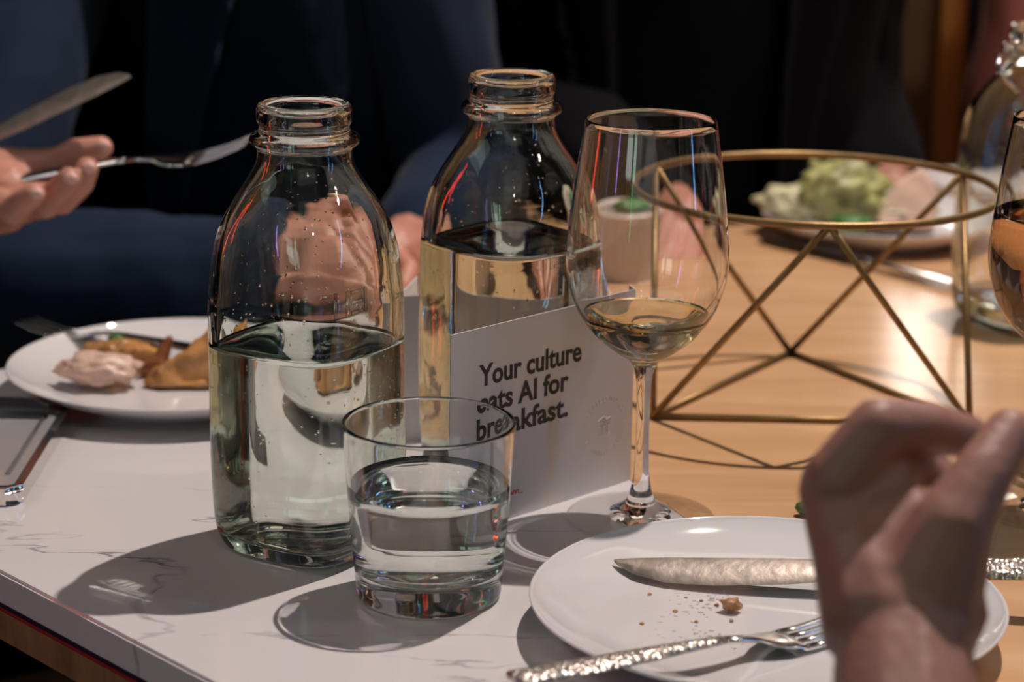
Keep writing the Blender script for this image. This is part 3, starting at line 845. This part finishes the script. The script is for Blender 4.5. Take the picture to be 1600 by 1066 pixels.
# ------------------------------------------------------------------ phones at the left
def phone(name, corners, z0, th, frame_m, top_m, label, r=0.008):
    """corners: four points on the table, in order"""
    c = sum(corners, Vector((0, 0, 0))) / 4
    t = empty(name, (c.x, c.y, z0))
    def rounded(inset, rad):
        out = []
        n = len(corners)
        for i in range(n):
            p = (corners[i] - c).xy; a = (corners[i-1] - c).xy; b = (corners[(i+1) % n] - c).xy
            da = (a - p).normalized(); db = (b - p).normalized()
            p = p + (da + db) * inset
            for k in range(7):
                s = k / 6
                out.append(((p + da * rad) * (1-s)**2 + p * 2*s*(1-s) + (p + db * rad) * s*s))
        return out
    bm = bmesh.new(); add_prism(bm, rounded(0, r), 0, th)
    bmesh.ops.bevel(bm, geom=[e for e in bm.edges if abs(e.verts[0].co.z - e.verts[1].co.z) < 1e-6], offset=th * .3, segments=3, affect='EDGES')
    obj('frame', bm, frame_m, t, sharp=50)
    bm = bmesh.new(); add_prism(bm, rounded(.0045, r * .7), th - .0003, th + .0006)
    obj('screen', bm, top_m, t, smooth=False)
    return t
a = at(114, 656, .0); b = at(33, 792, .0); e1 = (b - a); nrm = Vector((-e1.y, e1.x, 0)).normalized() * -1
if nrm.x > 0: nrm = -nrm
t = phone('smartphone', [a, a + nrm * .15, b + nrm * .15, b], TZ + .0002, .0095, M['chrome'], M['screen'], '')
# ridge along the case
bm = bmesh.new(); pp = t.location
add_tube(bm, [a.lerp(b, .16) + nrm * .011 - pp + Vector((0, 0, .0108)), a.lerp(b, .86) + nrm * .011 - pp + Vector((0, 0, .0108))], .0014, 8)
obj('case_ridge', bm, M['thin_glass'], t)
tag(t, 'smartphone with a chrome frame and grey reflective screen on the marble', 'phone')
a = at(88, 652, .0); b = at(78, 660, .0)
t = phone('black_phone', [at(78, 639, .010), at(-90, 635, .010), at(-90, 652, .010), at(76, 656, .010)], TZ + .0106, .006, M['black_gloss'], M['black_gloss'], '', .002)
tag(t, 'slim black object lying across the top of the smartphone', 'phone')

# ------------------------------------------------------------------ far plate food, napkin, board, knife
def far(name, bm, mat, px, py, z, label, cat, base, group=None, rot=(0, 0, 0)):
    return blend_obj(name, bm, mat, at(px, py, z), rot, label, cat, TZ + base, group)
far('salad_heap', lump(.030, 12, .35, 3, 4, (1.2, .8, .85)), M['salad'], 1318, 312, .03, 'tallest heap of green dressed salad on the far plate', 'salad', .008)
far('salad_heap', lump(.024, 14, .35, 3, 4, (1.3, .8, .6)), M['salad_pale'], 1245, 326, .02, 'pale green salad at the left side of the far plate', 'salad', .008)
far('salad_heap', lump(.022, 19, .35, 3, 4, (1.5, .8, .5)), M['salad_pale'], 1400, 342, .015, 'pale scattered salad at the right side of the far plate', 'salad', .008)
far('salad_leaf', lump(.013, 21, .4, 3, 3, (1.3, .8, .6)), M['leaf'], 1330, 350, .02, 'dark green salad leaf at the front of the far plate', 'salad', .010)
bm = bmesh.new(); add_prism(bm, [(-.022, -.022), (.026, -.018), (.030, .012), (.012, .030), (-.006, .018)], -.002, .002)
bmesh.ops.triangulate(bm, faces=bm.faces); bmesh.ops.subdivide_edges(bm, edges=bm.edges, cuts=4, use_grid_fill=True)
for v in bm.verts: v.co.z += .006 * noise.noise(v.co * 40)
far('flatbread', bm, M['bread'], 1412, 300, .04, 'upright torn piece of pinkish flatbread on the far plate', 'bread', .010, rot=(1.15, .1, .1))
bm = bmesh.new(); add_box(bm, -.045, .045, -.045, .04, 0, .012)
bmesh.ops.subdivide_edges(bm, edges=bm.edges, cuts=4, use_grid_fill=True)
for v in bm.verts: v.co += Vector((0, 0, .004 * noise.noise(v.co * 30)))
nq = at(1500, 322, 0)
o = blend_obj('napkin', bm, M['napkin'], (nq.x + .018, nq.y + .06, TZ), (0, 0, .2), 'crumpled white napkin right of the far salad plate', 'napkin', TZ + .0002)
bq = at(1190, 366, .006); b2 = at(1520, 447, .006)
kn = make_knife('dark-handled knife lying on the wood in front of the far salad plate', M['dark_steel'], M['steel'], bq, b2 - bq, 0, (b2 - bq).length * .45, (b2 - bq).length * .55)
# ribbed cup with a mint leaf and the drink seen through the wine glass
cp = at(968, 447, 0)
t = empty('ribbed_cup', (cp.x, cp.y, TZ + .0002))
bm = bmesh.new()
prof = [(0, 0), (.024, 0), (.026, .002), (.031, .055), (.0315, .056), (.030, .056), (.025, .006), (0, .005)]
add_lathe(bm, [(r, z) for r, z in smooth_profile(prof, 3)], 72, rad=lambda a, row: row[0] * (1 + (.022 * math.cos(a * 24) if row[0] > .026 else 0))); fix_normals(bm)
obj('cup_body', bm, M['cup'], t)
o = obj('mint_leaf', lump(.013, 5, .3, 2, 3, (1.3, .8, .4)), M['leaf'], t); o.location = (.004, 0, .060)
tag(t, 'ribbed beige cup topped with green mint, seen through the wine glass', 'cup')

# ------------------------------------------------------------------ people
def ell_loft(bm, rows, a0=0, a1=2*PI, n=40, off=0.0, closed=True):
    """rows: (cx, cy, z, rx, ry); angle 0 faces +x, front is -y"""
    rings = []
    for (cx, cy_, z, rx, ry) in rows:
        ring = []
        for i in range(n if closed else n + 1):
            a = a0 + (a1 - a0) * i / n
            wob = 1 + .02 * math.sin(5 * a + z * 30)
            ring.append(bm.verts.new((cx + (rx + off) * math.cos(a) * wob, cy_ + (ry + off) * math.sin(a) * wob, z)))
        rings.append(ring)
    for p, q in zip(rings, rings[1:]):
        m = n if closed else n
        for i in range(m):
            j = (i + 1) % n if closed else i + 1
            bm.faces.new((p[i], p[j], q[j], q[i]))
    if closed:
        bm.faces.new(rings[0][::-1]); bm.faces.new(rings[-1])
    return rings

def hand_segs(w, fwd, side, up, curl=0.5, s=1.0, thumb=1, spread=0.12):
    """wrist point w; fwd along the fingers, side towards the thumb, up = back of the hand. Returns limb segments"""
    fwd, side, up = fwd.normalized(), side.normalized(), up.normalized()
    S = []
    palm = []
    for k, off in enumerate((0.027, 0.009, -0.009, -0.026)):
        base = w + (side * off * .6 + fwd * .012) * s
        kn_ = w + (side * off + fwd * (.088, .092, .088, .080)[k]) * s
        S.append((base, .0135 * s, kn_, .0105 * s))
        L = ((.042, .026, .020), (.046, .030, .021), (.042, .028, .020), (.033, .021, .018))[k]
        d = (fwd + side * off * spread / .027).normalized(); p = kn_; r = (.0095, .0098, .0092, .0082)[k] * s
        ang_ = 0
        cv = curl[k] if isinstance(curl, (list, tuple)) else curl
        for j, l in enumerate(L):
            ang_ += cv * (1.0, 1.15, .8)[j]
            dd = (d * math.cos(ang_) - up * math.sin(ang_)).normalized()
            q = p + dd * l * s
            S.append((p, r, q, r * .9)); r *= .9; p = q
    for a_, b_ in ((0, .009), (.009, -.009)):
        S.append((w + (side * a_ + fwd * .02) * s, .013 * s, w + (side * b_ + fwd * .075) * s, .012 * s))
    # thumb, leaves the side of the palm near the wrist
    p = w + (side * .018 + fwd * .018 - up * .004) * s
    q = p + (side * .024 + fwd * .028 - up * .010) * s * 1.0
    S.append((p, .0155 * s, q, .0125 * s))
    q2 = q + (side * .010 + fwd * .030 - up * .012 * thumb) * s
    S.append((q, .0118 * s, q2, .0100 * s))
    q3 = q2 + (side * -.002 + fwd * .024 - up * .012 * thumb) * s
    S.append((q2, .0100 * s, q3, .0080 * s))
    return S

def person(name, x, y, face, shirt_m, jacket_m, label, arms, torso_w=.19, open_ang=0.5, skin='skin', sleeve_from=.16, hair=True, jacket_lapel=True, rot=0.0):
    """face: +1 looks towards -y (at the camera), -1 looks towards +y.
       arms: list of (shoulder sign, elbow, wrist, hand segments, sleeve material)"""
    t = empty(name, (x, y, 0), rot)
    org = Vector((x, y, 0)); inv = Matrix.Rotation(-rot, 3, 'Z')
    f = -face
    def L(v): return inv @ (Vector(v) - org)
    tw = torso_w
    # skin: head, neck, arms and hands in one mesh, legs and trunk beneath the clothes
    segs = [((0, 0, 1.22), .055, (0, f * .02, 1.34), .052), ((0, f * .03, 1.44), .080, (0, f * .035, 1.50), .088), ((0, f * .06, 1.405), .050, (0, f * .05, 1.45), .07),
            ((0, f * .13, 1.435), .012, (0, f * .118, 1.465), .010), ((.082, f * .02, 1.43), .012, (.084, f * .015, 1.46), .014), ((-.082, f * .02, 1.43), .012, (-.084, f * .015, 1.46), .014),
            ((0, 0, .50), .12, (0, 0, .9), .11), ((0, 0, .9), .11, (0, 0, 1.16), .12)]
    for s in (-1, 1):
        segs += [((s * .05, 0, 1.18), .07, (s * .17, 0, 1.17), .055),
                 ((s * .09, 0, .50), .085, (s * .11, f * .38, .50), .06), ((s * .11, f * .38, .50), .055, (s * .12, f * .36, .10), .04), ((s * .12, f * .36, .06), .04, (s * .13, f * .48, .04), .03)]
    body = blob(segs, .010, 6)
    # nearer arms and hands at finer resolution, one skin with the rest
    for (sg, el, wr, hs, sm) in arms:
        ls = [(L(p0), r0, L(p1), r1) for p0, r0, p1, r1 in hs]
        ls.append((L(wr), .024, L(Vector(wr).lerp(Vector(el), .22)), .027))
        ls.append((L(Vector(wr).lerp(Vector(el), .22)), .027, L(Vector(wr).lerp(Vector(el), .6)), .036))
        hb_ = blob(ls, .0014, 7)
        me = bpy.data.meshes.new('t'); hb_.to_mesh(me); hb_.free(); body.from_mesh(me); bpy.data.meshes.remove(me)
        me = bpy.data.meshes.new('t')
        ab = blob([((sg * .18, 0, 1.16), .05, L(el), .038), (L(el), .040, L(Vector(wr).lerp(Vector(el), .5)), .034)], .006, 5); ab.to_mesh(me); ab.free(); body.from_mesh(me); bpy.data.meshes.remove(me)
    obj('body', body, M[skin], t)
    # clothes
    rows = [(0, 0, .47, tw*.95, .125), (0, f*.005, .58, tw*.90, .120), (0, f*.012, .72, tw*.90, .122), (0, f*.015, .88, tw*.95, .122), (0, f*.012, 1.02, tw*1.05, .120), (0, 0, 1.13, tw*1.10, .108), (0, 0, 1.20, tw*.92, .085), (0, 0, 1.245, tw*.50, .070), (0, 0, 1.27, .068, .062)]
    rows = smooth_profile(rows, 4)
    bm = bmesh.new(); ell_loft(bm, rows); obj('shirt', bm, shirt_m, t)
    for (sg, el, wr, hs, sm) in arms:
        E_ = L(el); W_ = L(Vector(wr).lerp(Vector(el), sleeve_from))
        md_ = E_.lerp(W_, .5)
        bm = blob([((sg * tw * .86, 0, 1.15), .068, E_, .052), (E_, .054, md_, .048), (md_, .047, W_, .040)], .006, 3)
        bm.normal_update()
        for v in bm.verts: v.co += v.normal * (.006 * noise.noise(v.co * 14) + .003 * noise.noise(Vector((v.co.x * 60, v.co.y * 20, v.co.z * 20))))
        obj('sleeve', bm, sm, t)
    bm = blob([((s * .09, 0, .50), .10, (s * .11, f * .38, .50), .072) for s in (-1, 1)] + [((s * .11, f * .38, .50), .068, (s * .12, f * .36, .09), .052) for s in (-1, 1)], .010, 4)
    obj('trousers', bm, M['black_cloth'], t)
    for s in (-1, 1):
        bm = blob([((s * .12, f * .34, .05), .045, (s * .13, f * .50, .042), .038)], .006, 3); obj('shoe', bm, M['dark_steel'], t)
    if jacket_m:
        ca = -PI / 2 if face > 0 else PI / 2
        bm = bmesh.new(); ell_loft(bm, rows[:-6], ca + open_ang, ca + 2 * PI - open_ang, 60, .014, closed=False)
        r = bmesh.ops.solidify(bm, geom=list(bm.faces), thickness=.005)
        obj('jacket', bm, jacket_m, t)
        if jacket_lapel:
            for s in (-1, 1):
                bm = bmesh.new(); prev = None
                for i in range(24):
                    z = .70 + i * .020
                    rw = min(rows, key=lambda r_: abs(r_[1+1] - z))
                    wd = .05 + .16 * min(1, max(0, (z - .72) / .30))
                    v = []
                    for k in range(6):
                        a_ = ca + s * (open_ang - .03 + wd * 2.2 * k / 5)
                        v.append(bm.verts.new((rw[0] + (rw[3] + .024) * math.cos(a_), rw[1] + (rw[4] + .024) * math.sin(a_), z)))
                    if prev:
                        for k in range(5): bm.faces.new((prev[k], prev[k+1], v[k+1], v[k]))
                    prev = v
                bmesh.ops.solidify(bm, geom=list(bm.faces), thickness=.004)
                fix_normals(bm)
                obj('lapel', bm, jacket_m, t)
    if hair:
        bm = blob([((0, -f * .015, 1.50), .092, (0, f * .03, 1.53), .084), ((0, -f * .03, 1.44), .070, (0, -f * .02, 1.50), .088)], .007, 2)
        obj('hair', bm, M['hair'], t)
    return tag(t, label, 'person')

V = Vector
# diner across the marble: navy jacket, holding knife and fork over the plate
wrL = atd(-70, 300, 1.50); elL = atd(-330, 480, 1.75)
fw = (atd(120, 285, 1.47) - wrL); 
hs = [
    # palm and heel
    (atd(-70, 300, 1.50), .024, atd(10, 300, 1.495), .021), (atd(-30, 318, 1.50), .020, atd(30, 312, 1.49), .017), (atd(0, 262, 1.51), .014, atd(40, 262, 1.51), .013),
    # thumb and forefinger above
    (atd(30, 262, 1.51), .0125, atd(85, 258, 1.50), .0110), (atd(85, 258, 1.50), .0108, atd(118, 240, 1.495), .0100), (atd(118, 240, 1.495), .0100, atd(158, 231, 1.49), .0080),
    (atd(35, 300, 1.49), .0120, atd(95, 312, 1.475), .0105), (atd(95, 312, 1.475), .0104, atd(126, 285, 1.465), .0092), (atd(126, 285, 1.465), .0092, atd(136, 263, 1.46), .0078),
    (atd(30, 318, 1.485), .0120, atd(72, 318, 1.465), .0104), (atd(72, 318, 1.465), .0102, atd(96, 294, 1.455), .0090), (atd(96, 294, 1.455), .0090, atd(108, 279, 1.45), .0078),
    (atd(0, 330, 1.48), .0125, atd(20, 330, 1.455), .0105), (atd(20, 330, 1.455), .010, atd(40, 312, 1.445), .0086), (atd(40, 312, 1.445), .0086, atd(54, 303, 1.44), .0074),
    (atd(-60, 330, 1.49), .020, atd(10, 332, 1.475), .014)]
elL = V((-.63, 1.52, TZ + .03))
person('person', -1.02, 1.60, 1, M['black_cloth'], None, 'person outside the left edge, only the bare hand holding a fork showing',
       [(1, elL, wrL, hs, M['black_cloth'])], sleeve_from=.45, rot=math.radians(90), torso_w=.19)
P0 = SC.objects['person']
for px, py, d_ in ((161, 228, 1.484), (139, 262, 1.454), (111, 279, 1.444), (57, 303, 1.434)):
    bm = bmesh.new(); bmesh.ops.create_icosphere(bm, subdivisions=2, radius=1, matrix=Matrix.Diagonal((.0052, .0030, .0040, 1)))
    o = obj('finger_nail', bm, M['nail'], P0)
    P0.location = P0.location; bpy.context.view_layer.update()
    o.location = P0.matrix_world.inverted() @ atd(px, py, d_); o.rotation_euler = (0, 0, -math.radians(90))
# diner behind the left plate: navy jacket, forearms on the table and hands clasped behind the nearest bottle
P1X, P1Y = -0.25, 1.93
wA = atd(455, 425, 1.60); eA = atd(-70, 440, 1.62)
wB = atd(640, 385, 1.68); eB = atd(735, 290, 1.86)
hA_ = []
def fingers(pts_list):
    out = []
    for pts, r in pts_list:
        for i in range(len(pts) - 1):
            out.append((atd(*pts[i]), r * (1 - .12 * i), atd(*pts[i+1]), r * (1 - .12 * (i + 1))))
    return out
hA_ = [(wA, .022, atd(520, 420, 1.59), .024), (atd(500, 400, 1.60), .020, atd(545, 395, 1.59), .017), (atd(500, 440, 1.58), .018, atd(545, 440, 1.57), .016)] + fingers([
    ([(540, 392, 1.59), (575, 372, 1.585), (600, 385, 1.58), (612, 408, 1.58)], .0080), ([(545, 408, 1.58), (585, 395, 1.572), (610, 412, 1.57), (618, 440, 1.57)], .0082),
    ([(545, 425, 1.575), (582, 420, 1.565), (604, 438, 1.562), (608, 466, 1.562)], .0080), ([(540, 442, 1.57), (572, 442, 1.56), (590, 460, 1.558), (590, 486, 1.558)], .0072),
    ([(500, 395, 1.60), (520, 360, 1.60), (548, 345, 1.60), (580, 335, 1.60)], .0090)])
hB_ = [(wB, .022, atd(615, 398, 1.64), .023)] + fingers([
    ([(615, 378, 1.64), (585, 355, 1.62), (556, 362, 1.60), (530, 372, 1.585)], .0080), ([(612, 395, 1.63), (640, 420, 1.60), (632, 445, 1.585), (620, 462, 1.58)], .0080),
    ([(600, 385, 1.63), (575, 335, 1.61), (548, 318, 1.60)], .0090)])
person('person', P1X, P1Y, 1, M['black_cloth'], M['navy'], 'person in an open navy jacket over black, hands clasped behind the nearest bottle',
       [(-1, eA, wA, hA_, M['navy']), (1, eB, wB, hB_, M['navy'])], torso_w=.205, open_ang=.62, rot=math.radians(-52))
# knife and fork in the hands
k0 = atd(-110, 262, 1.53); k1 = atd(205, 110, 1.47)
make_knife('greasy knife with a cut tip raised in the hand at left', M['hammered'], M['blade'], k0, k1 - k0, math.radians(42), (k1 - k0).length * .80, (k1 - k0).length * .20)
f0 = atd(-60, 292, 1.50); f1 = atd(392, 222, 1.44)
fk = make_fork('fork with greenish reflections held level in the hand at left', M['steel'], M['steel'], f0, f1 - f0, math.radians(12))
fk.scale = ((f1 - f0).length / .19,) * 3

# diner in black behind the brass stand
hA = atd(1075, 400, 1.80)
w2 = atd(1085, 345, 1.83); e2 = V((0.02, 2.08, TZ + .06))
hs = hand_segs(w2, (hA - w2) + V((-.02, -.03, -.01)), V((-.9, .1, .2)), V((0, -.3, .9)), .5)
w3 = atd(1392, 296, 2.04); e3 = V((0.315, 2.20, TZ + .06))
hs3 = hand_segs(w3, V((-.6, -.25, -.1)), V((.1, -.9, .2)), V((0, -.2, .9)), .5)
person('person', 0.160, 2.13, 1, M['black_cloth'], M['charcoal'], 'person in a black jacket and black shirt seated behind the brass stand',
       [(-1, e2, w2, hs, M['charcoal']), (1, e3, w3, hs3, M['charcoal'])], torso_w=.165, open_ang=.45)
# third diner, salmon top
a3 = []
for sg in (-1, 1):
    w_ = V((.74 + sg * .10, 2.14, TZ - .05)); e_ = V((.74 + sg * .235, 2.32, TZ + .02))
    a3.append((sg, e_, w_, hand_segs(w_, V((-sg * .5, -.6, 0)), V((-sg * .8, .5, 0)), V((0, 0, 1)), .4), M['salmon']))
person('person', 0.74, 2.38, 1, M['salmon'], None, 'blurred person in a salmon pink top at the upper right corner', a3, torso_w=.19)

# foreground diner: blurred hand
D = .83
def h(px, py, d=D): return atd(px, py, d)
wr = h(1412, 985, 0.805)
hs = [
    # metacarpals / back of the hand
    (h(1395, 960, 0.810), .0270, h(1340, 800, 0.835), .0190), (h(1430, 950, 0.810), .0260, h(1400, 800, 0.830), .0200), (h(1370, 900, 0.820), .022, h(1300, 770, 0.830), .0125),
    (h(1400, 800, 0.830), .0175, h(1350, 730, 0.830), .0150), (h(1460, 890, 0.810), .019, h(1452, 830, 0.820), .0155), (h(1320, 760, 0.840), .0170, h(1390, 740, 0.840), .0175),
    # forefinger: knuckle, up to the middle joint, then across towards the thumb
    (h(1312, 748, 0.825), .0130, h(1372, 668, 0.820), .0112), (h(1372, 668, 0.820), .0110, h(1450, 668, 0.830), .0100), (h(1450, 668, 0.830), .0098, h(1512, 682, 0.840), .0084),
    # middle, ring and little fingers curled behind it
    (h(1305, 775, 0.850), .0130, h(1372, 695, 0.860), .0112), (h(1372, 695, 0.860), .0110, h(1440, 725, 0.865), .0100), (h(1440, 725, 0.865), .0098, h(1478, 765, 0.860), .0084),
    (h(1305, 800, 0.870), .0125, h(1360, 735, 0.885), .0108), (h(1360, 735, 0.885), .0106, h(1418, 765, 0.890), .0096), (h(1418, 765, 0.890), .0094, h(1440, 800, 0.880), .0082),
    (h(1312, 830, 0.885), .0115, h(1355, 780, 0.905), .0096), (h(1355, 780, 0.905), .0094, h(1400, 805, 0.905), .0084), (h(1400, 805, 0.905), .0084, h(1412, 832, 0.895), .0074),
    (h(1330, 800, 0.830), .0180, h(1345, 840, 0.870), .0160),
    # thumb
    (h(1445, 925, 0.805), .0210, h(1488, 822, 0.800), .0150), (h(1488, 822, 0.800), .0146, h(1536, 742, 0.805), .0112), (h(1536, 742, 0.805), .0110, h(1578, 676, 0.815), .0092)]
el = V((0.122, 0.575, TZ - .03))
person('person', 0.38, 0.08, -1, M['grey_cloth'], None, 'person whose blurred bare fist rises over the near plate at lower right',
       [(-1, el, wr, hs, M['grey_cloth'])], torso_w=.2, skin='skin_dark', sleeve_from=.8)

# badge hanging on the navy jacket, glinting green
bq = atd(396, 82, 1.79)
t = empty('round_badge', bq)
bm = bmesh.new(); add_lathe(bm, smooth_profile([(0, -.005), (.018, -.004), (.0255, 0), (.024, .003), (.012, .006), (0, .007)], 4), 48); fix_normals(bm)
bmesh.ops.rotate(bm, verts=bm.verts, cent=(0, 0, 0), matrix=Matrix.Rotation(math.radians(90), 3, 'X'))
obj('disc', bm, M['black_gloss'], t)
bm = bmesh.new(); add_tube(bm, [(0, 0, .024), (.0, .01, .10), (.02, .05, .28), (.06, .12, .44)], .002, 8); obj('cord', bm, M['dark_steel'], t)
tag(t, 'round glossy black badge with green glints hanging before the navy jacket', 'badge')

# ------------------------------------------------------------------ out-of-frame lamps glinting in the glass; warm spots and panel are added
def lamp_disc(loc, target, r, color, strength, label):  # invented warm spots, put in for highlights on the glass
    t = empty('glint_spot', loc)
    t.rotation_euler = (V(target) - V(loc)).to_track_quat('Z', 'Y').to_euler()
    bm = bmesh.new(); add_lathe(bm, [(0, -.10), (r * 1.1, -.10), (r * 1.25, .01), (r * 1.12, .01), (r * 1.0, -.02), (0, -.02)], 32); fix_normals(bm); obj('housing', bm, M['black_gloss'], t, sharp=40)
    bm = bmesh.new(); add_lathe(bm, [(0, -.002), (r, -.002), (r, -.015), (0, -.015)], 32); fix_normals(bm); obj('bulb', bm, emission('lamp_' + label.split()[0], color, strength), t, smooth=False)
    tag(t, label, 'lamp')
    return t
tgt = (0, 1.1, TZ + .1)
lamp_disc((.3, -.7, 2.5), tgt, .06, (1, .85, .7), 60, 'warm added spotlight in front of the tables')
lamp_disc((1.5, .9, 2.3), tgt, .06, (1, .85, .7), 60, 'warm added spotlight right of the tables')
lamp_disc((-1.5, 1.2, 2.5), tgt, .06, (1, .85, .75), 60, 'warm added spotlight left of the tables')
def tube(x, y, z0, z1, r, color, strength, label):
    t = empty('tube_lamp', (x, y, z0))
    bm = bmesh.new(); add_tube(bm, [(0, 0, 0), (0, 0, (z1 - z0))], r, 16); obj('glow_tube', bm, emission('tube_glow', color, strength), t)
    bm = bmesh.new(); add_box(bm, -r * 1.5, r * 1.5, r * 1.05, r * 1.05 + .03, -.02, z1 - z0 + .02); obj('wall_bracket', bm, M['dark_steel'], t, smooth=False)
    tag(t, label, 'lamp'); return t
tube(-1.80, 1.46, .85, 1.7, .022, (1, .05, .02), 15, 'red upright light bar left of the tables')
tube(-1.65, .0, 1.0, 1.8, .040, (.42, .25, 1), 11, 'violet upright light bar in front left of the tables')
tube(-1.0, -.68, .85, 2.0, .03, (.08, 1, .2), 22, 'green upright light bar in front of the tables')
tube(1.95, .45, .9, 2.2, .03, (.15, .45, 1), 14, 'blue upright light bar right of the tables')
t = empty('sheen_panel', (.452, 2.60, TZ + .34))  # added glowing panel that gives the table wood its pale sheen
bm = bmesh.new(); add_box(bm, -.05, .05, 0, .018, -.10, .15); obj('glow_panel', bm, emission('panel_glow', (1, .9, .82), 7.0), t, smooth=False)
tag(t, 'added glow panel for the wood sheen, on the brown wooden panel', 'lamp')

# soft caustics: tables, plates and cards receive, glass casts
for o in SC.objects:
    if o.type == 'MESH' and o.name.split('.')[0] in ('marble_slab', 'wooden_top', 'dinner_plate', 'front_panel'):
        o.cycles.is_caustics_receiver = True
